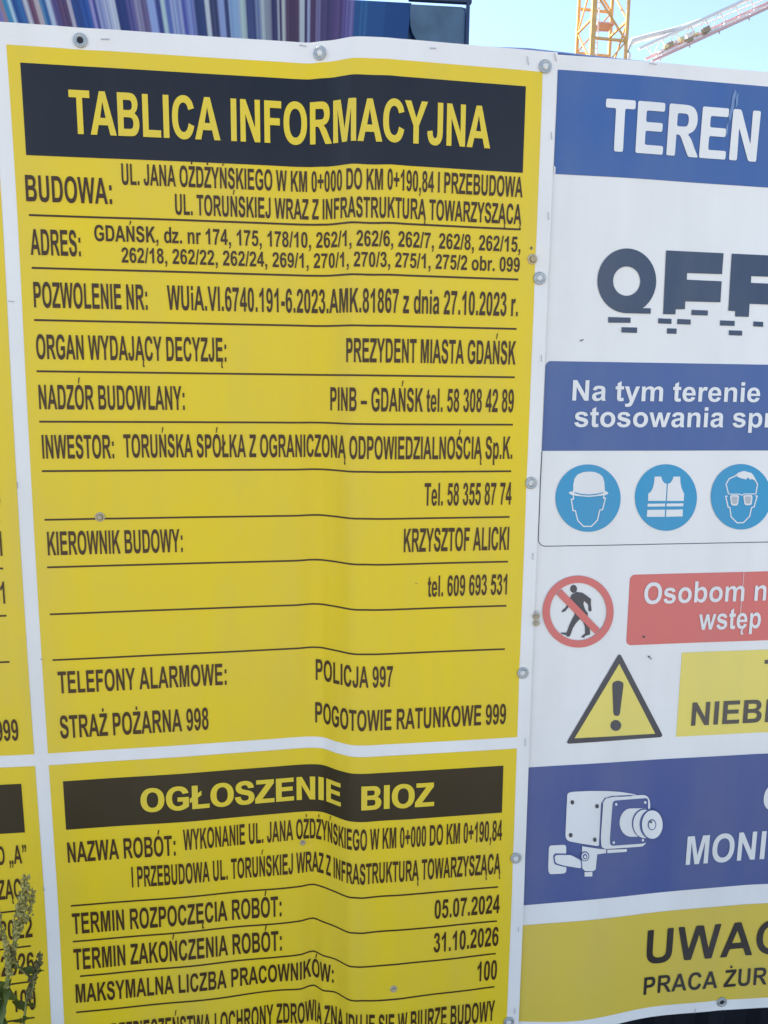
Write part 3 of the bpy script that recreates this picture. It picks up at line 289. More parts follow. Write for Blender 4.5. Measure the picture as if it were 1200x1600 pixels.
 ['camera_symbol', 'ink_white', 7, [[(0.4192, 0.8161), (0.4191, 0.8152), (0.4188, 0.8144), (0.4183, 0.8138), (0.4176, 0.8135), (0.4169, 0.8136), (0.4162, 0.814), (0.4157, 0.8146), (0.4153, 0.8155), (0.4151, 0.8164), (0.4152, 0.8174), (0.4155, 0.8181), (0.416, 0.8187), (0.4167, 0.819), (0.4174, 0.8189), (0.4181, 0.8185), (0.4186, 0.8179), (0.419, 0.817)]], 'R'],
 ['camera_symbol', 'ink_white', 3, [[(0.4179, 0.7892), (0.4308, 0.7888), (0.4311, 0.7809), (0.4183, 0.7817)]], 'R'],
 ['camera_symbol', 'ink_white', 3, [[(0.4541, 0.8241), (0.4875, 0.8226), (0.4867, 0.8178), (0.4544, 0.8182)]], 'R'],
 ['dirt_mark', 'ink_dark2', 4, [[(0.3734, 1.6108), (0.373, 1.6099), (0.3719, 1.6095), (0.3709, 1.6098), (0.3704, 1.6107), (0.3708, 1.6116), (0.3718, 1.612), (0.3729, 1.6116)]], 'D'],
 ['dirt_mark', 'ink_dark2', 4, [[(0.3758, 1.6117), (0.3755, 1.6111), (0.3747, 1.6108), (0.3739, 1.611), (0.3735, 1.6116), (0.3738, 1.6123), (0.3746, 1.6126), (0.3755, 1.6123)]], 'D'],
 ['dirt_mark', 'ink_dark2', 4, [[(0.5057, 1.1395), (0.5052, 1.1384), (0.5041, 1.1379), (0.5029, 1.1384), (0.5023, 1.1396), (0.5027, 1.1408), (0.5039, 1.1412), (0.5051, 1.1407)]], 'D'],
 ['dirt_mark', 'ink_dark2', 4, [[(0.5086, 1.1363), (0.5083, 1.1355), (0.5074, 1.1351), (0.5065, 1.1355), (0.5061, 1.1364), (0.5064, 1.1373), (0.5072, 1.1376), (0.5081, 1.1372)]], 'D'],
 ['dirt_mark', 'ink_dark2', 4, [[(0.4167, 1.0121), (0.416, 1.0106), (0.4142, 1.0101), (0.4124, 1.0109), (0.4115, 1.0124), (0.4122, 1.0138), (0.414, 1.0143), (0.4159, 1.0136)]], 'D'],
 ['dirt_mark', 'ink_dark2', 4, [[(0.4958, 1.1713), (0.4952, 1.1702), (0.4938, 1.1698), (0.4923, 1.1703), (0.4916, 1.1714), (0.4922, 1.1725), (0.4936, 1.1729), (0.4951, 1.1724)]], 'D'],
 ['dirt_mark', 'ink_dark2', 4, [[(0.1412, 1.265), (0.1408, 1.2646), (0.1398, 1.2645), (0.1388, 1.2647), (0.1384, 1.2651), (0.1388, 1.2655), (0.1398, 1.2656), (0.1408, 1.2654)]], 'D'],
 ['dirt_mark', 'ink_dark2', 4, [[(0.2938, 1.7329), (0.2934, 1.7313), (0.2924, 1.7306), (0.2913, 1.7312), (0.2908, 1.7328), (0.2912, 1.7343), (0.2922, 1.735), (0.2933, 1.7344)]], 'D'],
 ['painted_reflection', 'ink_reflection', 2, [[(0.5759, 1.929), (0.5769, 1.9471), (0.5797, 1.9571), (0.5832, 1.9517), (0.5797, 1.9391)]], 'R'],  # pale strokes that paint a reflection onto the blue header
 ['painted_reflection', 'ink_reflection', 2, [[(0.5739, 1.9206), (0.5763, 1.9348), (0.5815, 1.9409), (0.5798, 1.9293), (0.5766, 1.9141)]], 'R'],
 ['painted_reflection', 'ink_reflection', 2, [[(0.5827, 1.9475), (0.5859, 1.9535), (0.5858, 1.9371), (0.5834, 1.9328)]], 'R'],
 ['painted_reflection', 'ink_reflection', 2, [[(0.5714, 1.9071), (0.5744, 1.9156), (0.575, 1.9007), (0.5728, 1.8939)]], 'R']]
EYELETS = [(-0.2967, 1.9687), (0.0041, 1.9692), (0.3022, 1.965), (0.306, 1.6934), (0.306, 1.4083), (0.3045, 1.1222), (0.3037, 0.8239), (0.3025, 0.5379), (0.6719, 0.531)]
SCREWS = [(-0.2995, 1.3619), (0.2947, 1.7185), (0.3219, 1.2096), (0.3223, 1.1988), (-0.0255, 0.8499), (0.1141, 0.6218)]
STITCHES = [[-0.2711, 1.9711, -0.261, 1.9715],
 [-0.0224, 1.9795, -0.0133, 1.9786],
 [0.145, 1.9748, 0.1534, 1.9751],
 [0.4495, 1.9797, 0.4598, 1.9792],
 [0.2764, 1.9749, 0.2781, 1.9649],
 [0.3135, 1.9815, 0.317, 1.9723],
 [0.3134, 1.8834, 0.3148, 1.8737],
 [0.3138, 1.7807, 0.3146, 1.7707],
 [0.3128, 1.5893, 0.3129, 1.5805],
 [0.3124, 1.3056, 0.3125, 1.296],
 [0.3113, 1.0189, 0.3115, 1.0076],
 [0.3117, 0.7079, 0.3117, 0.699],
 [0.3111, 0.5629, 0.311, 0.5537],
 [0.6248, 0.524, 0.6246, 0.5145],
 [-0.4028, 1.4115, -0.4024, 1.4029],
 [-0.3872, 1.1632, -0.3838, 1.1626],
 [-0.4039, 0.8136, -0.4025, 0.8072],
 [-0.4013, 1.6475, -0.395, 1.6469]]
Z = {'L1': 1.9838, 'L2': 1.9583, 'L3': 1.9384, 'L4': 1.8297, 'L5': 1.7567, 'L6': 1.6908, 'L7': 1.6245, 'L8': 1.5583, 'L9': 1.4921, 'L10': 1.4259, 'L11': 1.3596, 'L12': 1.2936, 'L13': 1.2271, 'L14': 1.1609, 'L15': 1.022, 'L16': 1.0039, 'L17': 0.9779, 'L18': 0.9018, 'L19': 0.7788, 'L20': 0.7205, 'L21': 0.6634, 'L22': 0.6047, 'R1': 1.9642, 'R2': 1.8319, 'R3': 1.5816, 'R4': 1.4545, 'R5': 1.3137, 'R6': 1.2685, 'R7': 1.1585, 'R8': 1.0062, 'R9': 1.1434, 'R10': 1.0061, 'R11': 0.9698, 'R12': 0.7403, 'R13': 0.7058, 'R14': 0.5341, 'R15': 0.5152}
X = {'V1': -0.3852, 'V2': -0.4037, 'V3': -0.37, 'V4': 0.2762, 'V5': 0.2991, 'V6': 0.3211, 'V7': 0.3199, 'V8': 0.3211, 'V9': -0.3673, 'V10': 0.2788, 'V12': -0.3709, 'V13': 0.2753}
PRINT = [[-2.679, -2.639, 185, 165, 175],
 [-2.639, -2.598, 175, 165, 185],
 [-2.598, -2.565, 45, 55, 115],
 [-2.565, -2.528, 95, 110, 175],
 [-2.528, -2.509, 150, 150, 195],
 [-2.509, -2.475, 160, 165, 180],
 [-2.475, -2.433, 165, 180, 195],
 [-2.433, -2.413, 150, 150, 170],
 [-2.413, -2.395, 95, 85, 145],
 [-2.395, -2.366, 130, 130, 150],
 [-2.366, -2.336, 150, 150, 195],
 [-2.336, -2.303, 90, 95, 170],
 [-2.303, -2.286, 150, 170, 200],
 [-2.286, -2.263, 50, 85, 160],
 [-2.263, -2.235, 95, 110, 175],
 [-2.235, -2.202, 95, 110, 175],
 [-2.202, -2.182, 190, 190, 205],
 [-2.182, -2.142, 195, 195, 215],
 [-2.142, -2.105, 140, 160, 200],
 [-2.105, -2.063, 150, 120, 140],
 [-2.063, -2.023, 55, 60, 105],
 [-2.023, -2.006, 150, 150, 195],
 [-2.006, -1.984, 80, 55, 95],
 [-1.984, -1.953, 140, 150, 205],
 [-1.953, -1.929, 55, 60, 110],
 [-1.929, -1.911, 95, 80, 125],
 [-1.911, -1.867, 75, 50, 80],
 [-1.867, -1.833, 175, 175, 205],
 [-1.833, -1.813, 175, 165, 185],
 [-1.813, -1.774, 70, 70, 140],
 [-1.774, -1.733, 60, 130, 175],
 [-1.733, -1.71, 185, 165, 175],
 [-1.71, -1.671, 150, 150, 195],
 [-1.671, -1.64, 60, 60, 100],
 [-1.64, -1.623, 60, 45, 85],
 [-1.623, -1.583, 175, 175, 205],
 [-1.583, -1.556, 60, 130, 175],
 [-1.556, -1.539, 170, 175, 205],
 [-1.539, -1.511, 75, 50, 80],
 [-1.511, -1.487, 130, 120, 180],
 [-1.487, -1.47, 150, 120, 140],
 [-1.47, -1.447, 60, 130, 175],
 [-1.447, -1.429, 150, 170, 200],
 [-1.429, -1.376, 45, 85, 150],
 [-1.376, -1.353, 165, 160, 185],
 [-1.353, -1.324, 105, 65, 95],
 [-1.324, -1.3, 185, 165, 175],
 [-1.3, -1.289, 90, 130, 170],
 [-1.289, -1.271, 45, 90, 150],
 [-1.271, -1.247, 170, 175, 205],
 [-1.247, -1.218, 90, 75, 130],
 [-1.218, -1.171, 80, 55, 95],
 [-1.171, -1.156, 175, 165, 185],
 [-1.156, -1.112, 45, 65, 130],
 [-1.112, -1.07, 50, 85, 160],
 [-1.07, -1.052, 130, 120, 180],
 [-1.052, -1.041, 70, 70, 140],
 [-1.041, -1.002, 150, 150, 195],
 [-1.002, -0.972, 175, 175, 205],
 [-0.972, -0.951, 195, 195, 215],
 [-0.951, -0.898, 45, 55, 115],
 [-0.898, -0.862, 95, 85, 145],
 [-0.862, -0.832, 140, 130, 165],
 [-0.832, -0.802, 95, 80, 125],
 [-0.802, -0.763, 140, 150, 205],
 [-0.763, -0.739, 60, 65, 130],
 [-0.739, -0.718, 165, 180, 195],
 [-0.718, -0.694, 95, 110, 175],
 [-0.694, -0.642, 160, 165, 205],
 [-0.642, -0.621, 90, 95, 170],
 [-0.621, -0.582, 120, 125, 185],
 [-0.582, -0.53, 50, 60, 110],
 [-0.53, -0.512, 190, 190, 205],
 [-0.512, -0.47, 60, 60, 100],
 [-0.47, -0.439, 140, 150, 200],
 [-0.439, -0.421, 55, 60, 105],
 [-0.421, -0.369, 140, 160, 200],
 [-0.369, -0.339, 165, 175, 185],
 [-0.339, -0.293, 55, 60, 110],
 [-0.293, -0.268, 120, 130, 165],
 [-0.268, -0.25, 160, 165, 180],
 [-0.25, -0.219, 130, 130, 150],
 [-0.219, -0.188, 50, 45, 90],
 [-0.188, -0.179, 150, 150, 170],
 [-0.179, -0.17, 60, 50, 90],
 [-0.17, -0.151, 155, 150, 165],
 [-0.151, -0.083, 75, 50, 80],
 [-0.083, -0.058, 180, 180, 195],
 [-0.058, -0.046, 60, 45, 85],
 [-0.046, -0.034, 150, 150, 190],
 [-0.034, -0.003, 75, 50, 85],
 [-0.003, 0.016, 120, 110, 150],
 [0.016, 0.078, 75, 60, 105],
 [0.078, 0.125, 80, 60, 110],
 [0.125, 0.156, 95, 80, 140],
 [0.156, 0.178, 100, 90, 150],
 [0.178, 0.25, 42, 78, 135],
 [0.25, 0.329, 35, 75, 135],
 [0.329, 0.458, 28, 65, 125]]
CAB = {'apex': (-0.112, -1.673), 'z_mid': 3.28, 'right': 0.749, 'top': 3.4, 'px': 0.459, 'grey': [(0.457, 3.385), (0.459, 3.281), (0.469, 3.247), (0.489, 3.216), (0.74, 3.192), (0.733, 3.395)]}
DX = 0.7028


# ------------------------------------------------------------------ shape of the hanging sheets
SK = [-0.62, -0.5, -0.4, -0.3, -0.2, -0.12, -0.06, -0.03, -0.01, 0.005, 0.015, 0.025, 0.035, 0.045, 0.055, 0.065, 0.075, 0.085, 0.095, 0.105, 0.12, 0.14, 0.17, 0.22, 0.3, 0.42, 0.55, 0.7]
TK = [0.6, 0.74, 0.88, 1.02, 1.2, 1.5, 1.8, 2.1]
WV = [[-0.0441, -0.0316, -0.0193, -0.0137, -0.0086, -0.0025, 0.0038, 0.0042, 0.0094, -0.0031, -0.0057, -0.0089, -0.0173, -0.0249, -0.0275, -0.0271, -0.0276, -0.0277, -0.0277, -0.0277, -0.0276, -0.0261, -0.0238, -0.0197, -0.0141, -0.0163, -0.0008, 0.0045],
 [-0.0339, -0.0227, -0.0129, -0.0071, -0.0025, 0.0037, 0.006, 0.0092, 0.0138, 0.0056, -0.0006, -0.0072, -0.0146, -0.021, -0.0229, -0.0245, -0.0237, -0.023, -0.0225, -0.0223, -0.0221, -0.021, -0.0192, -0.0163, -0.0118, -0.0067, 0.0033, 0.0112],
 [-0.0255, -0.0157, -0.0106, -0.0053, -0.0008, 0.0066, 0.0118, 0.0144, 0.0149, 0.0111, 0.0047, -0.0028, -0.0105, -0.0161, -0.0185, -0.0196, -0.0191, -0.0182, -0.0175, -0.0171, -0.0169, -0.0161, -0.0147, -0.0122, -0.0071, -0.0001, 0.0067, 0.0137],
 [-0.0212, -0.0146, -0.0104, -0.0036, 0.0033, 0.0107, 0.0161, 0.0188, 0.019, 0.0159, 0.0091, 0.0006, -0.0053, -0.0111, -0.0136, -0.0143, -0.0143, -0.0138, -0.0131, -0.0126, -0.0119, -0.011, -0.0096, -0.007, -0.0025, 0.0034, 0.0105, 0.017],
 [-0.019, -0.0149, -0.0093, -0.0012, 0.0071, 0.0136, 0.0189, 0.0216, 0.0259, 0.0231, 0.0169, 0.0107, 0.0034, -0.0034, -0.0074, -0.008, -0.0089, -0.0093, -0.0088, -0.0083, -0.0069, -0.0053, -0.0029, -0.0001, 0.0033, 0.0081, 0.0148, 0.0222],
 [-0.0144, -0.0077, -0.0009, 0.0061, 0.0128, 0.0175, 0.0202, 0.0214, 0.0261, 0.0255, 0.0206, 0.0141, 0.0061, -0.0005, -0.0024, -0.0027, -0.0041, -0.0057, -0.0061, -0.0056, -0.0046, -0.0031, -0.0009, 0.003, 0.009, 0.0168, 0.0252, 0.0348],
 [-0.0067, 0.0042, 0.0125, 0.0148, 0.0159, 0.0183, 0.0209, 0.0224, 0.0212, 0.0179, 0.0158, 0.0102, 0.0035, -0.0024, -0.0026, -0.0015, -0.0018, -0.0037, -0.0054, -0.0041, -0.0015, 0.0001, 0.0026, 0.0072, 0.0136, 0.0212, 0.0356, 0.0513],
 [0.0008, 0.006, 0.0103, 0.0165, 0.0253, 0.0284, 0.0302, 0.0311, 0.0313, 0.023, 0.0195, 0.017, 0.0126, 0.0086, 0.0054, 0.0033, 0.003, 0.0043, 0.0065, 0.0076, 0.0067, 0.0081, 0.0102, 0.0137, 0.0198, 0.0254, 0.033, 0.0411]]
import math, bisect
def _cr(p0,p1,p2,p3,x0,x1,x2,x3,u):
    h=x2-x1
    m1=(p2-p0)/(x2-x0) if x2>x0 else 0.0
    m2=(p3-p1)/(x3-x1) if x3>x1 else 0.0
    a=u*u*u; b=u*u
    return (2*a-3*b+1)*p1+(a-2*b+u)*h*m1+(-2*a+3*b)*p2+(a-b)*h*m2
def _interp(xs,vals,x):
    n=len(xs)
    if x<=xs[0]: return vals[0]+(x-xs[0])*(vals[1]-vals[0])/(xs[1]-xs[0])
    if x>=xs[-1]: return vals[-1]+(x-xs[-1])*(vals[-1]-vals[-2])/(xs[-1]-xs[-2])
    i=min(bisect.bisect_right(xs,x)-1,n-2)
    a=max(i-1,0); b=min(i+2,n-1)
    return _cr(vals[a],vals[i],vals[i+1],vals[b],xs[a],xs[i],xs[i+1],xs[b],(x-xs[i])/(xs[i+1]-xs[i]))
def wave(s,t):
    """how far the sheet stands off its flat plane at height t, position s"""
    s=max(SK[0],min(SK[-1],s)); t=max(.5,min(2.05,t))
    return _interp(TK,[_interp(SK,row,s) for row in WV],t)

_cache = {}
PK = []
def pucker(s, t):
    # the cloth is drawn back where it is screwed or laced to the fence, and cockles a little near its hems
    v = 0.0
    for a, b, amp, sg in PK:
        q = ((s-a)**2+(t-b)**2)/(sg*sg)
        if q < 9: v += amp*math.exp(-q)
    v += .00035*math.sin(s*31+2.2*math.sin(t*5))*math.sin(t*11+s*7)
    if t < .8: v += (.8-t)*.006*math.sin(s*46+t*21)*math.exp(-((s-.02)/.25)**2)
    return v
def off(s, t):
    k = (round(s, 5), round(t, 5))
    v = _cache.get(k)
    if v is None:
        v = wave(s, t)+pucker(s, t); _cache[k] = v
    return v
def normal_at(s, t):
    e = .002
    dx = (off(s+e, t)-off(s-e, t))/(2*e); dz = (off(s, t+e)-off(s, t-e))/(2*e)
    return Vector((dx, -1, dz)).normalized()
PK += [(a, b, .0016, .017) for a, b in SCREWS]+[(a, b, .0018, .022) for a, b in EYELETS]
LAYER = .00045
FOLD0, FOLD1 = -.05, .13
def xcuts(a, b, fine=.004, coarse=.01):
    out = []; x = a
    n0 = [a]
    k = math.floor(a/coarse)+1
    while k*coarse < b: n0.append(k*coarse); k += 1
    k = math.floor(max(a, FOLD0)/fine)+1
    while k*fine < min(b, FOLD1): n0.append(k*fine); k += 1
    n0.append(b)
    n0 = sorted(set(round(v, 5) for v in n0))
    return [v for i, v in enumerate(n0) if i == 0 or v-n0[i-1] > 1e-4]
def zcuts(a, b, step=.015):
    out = [a]; k = math.floor(a/step)+1
    while k*step < b: out.append(k*step); k += 1
    out.append(b); return out
def drape(me, lift, yoff=0.0):
    """me holds (s, 0, t) coordinates; hang it on the sheet surface, lifted towards the viewer"""
    nor = []
    for v in me.vertices:
        s, t = v.co.x, v.co.z
        v.co.y = off(s, t)-lift+yoff
        nor.append(normal_at(s, t))
    for p in me.polygons: p.use_smooth = True
    me.update()
    me.normals_split_custom_set_from_vertices(nor)
def grid_sheet(name, s0, s1, t0, t1, m, parent, layer, yoff=0.0, edge=None):
    xs, zs = xcuts(s0, s1), zcuts(t0, t1)
    V = [(x, 0, z) for z in zs for x in xs]; n = len(xs)
    Fc = [(j*n+i, j*n+i+1, (j+1)*n+i+1, (j+1)*n+i) for j in range(len(zs)-1) for i in range(n-1)]
    me = bpy.data.meshes.new(name); me.from_pydata(V, [], Fc); drape(me, layer*LAYER, yoff)
    return link(name, me, MATS[m], parent)
def poly_sheet(name, polys, m, parent, layer, yoff=0.0, cut=True, zstep=.03):
    zstep = .015
    """polys: list of [outer, hole, hole..] in (s, t); triangulated, cut finely enough to follow the sheet"""
    bm = bmesh.new()
    for loops in polys:
        vv = [[Vector((p[0], p[1], 0)) for p in lp] for lp in loops]
        flat = [p for lp in vv for p in lp]
        verts = [bm.verts.new((p.x, 0, p.y)) for p in flat]
        for tri in tessellate_polygon(vv):
            if len(set(tri)) == 3:
                try: f = bm.faces.new([verts[i] for i in tri])
                except ValueError: pass
    if not bm.faces:
        bm.free(); return None
    bmesh.ops.dissolve_degenerate(bm, dist=1e-6, edges=bm.edges[:])
    s0 = min(v.co.x for v in bm.verts); s1 = max(v.co.x for v in bm.verts)
    t0 = min(v.co.z for v in bm.verts); t1 = max(v.co.z for v in bm.verts)
    if cut:
        for x in xcuts(s0, s1)[1:-1]:
            bmesh.ops.bisect_plane(bm, geom=bm.verts[:]+bm.edges[:]+bm.faces[:], dist=1e-6, plane_co=(x, 0, 0), plane_no=(1, 0, 0))
        for z in zcuts(t0, t1, zstep)[1:-1]:
            bmesh.ops.bisect_plane(bm, geom=bm.verts[:]+bm.edges[:]+bm.faces[:], dist=1e-6, plane_co=(0, 0, z), plane_no=(0, 0, 1))
    bm.normal_update()
    fl = [f for f in bm.faces if f.normal.y > 0]
    if fl: bmesh.ops.reverse_faces(bm, faces=fl)
    me = bpy.data.meshes.new(name); bm.to_mesh(me); bm.free(); drape(me, layer*LAYER, yoff)
    return link(name, me, MATS[m], parent)
def round_rect(s0, s1, t0, t1, r, corners=(1, 1, 1, 1), n=6):
    out = []
    for k, (cx, cy, a) in enumerate(((s0+r, t0+r, math.pi), (s1-r, t0+r, 1.5*math.pi), (s1-r, t1-r, 0), (s0+r, t1-r, .5*math.pi))):
        if corners[k]:
            for j in range(n+1): out.append((cx+r*math.cos(a+j*math.pi/2/n), cy+r*math.sin(a+j*math.pi/2/n)))
        else: out.append(((s0, s1, s1, s0)[k], (t0, t0, t1, t1)[k]))
    return out

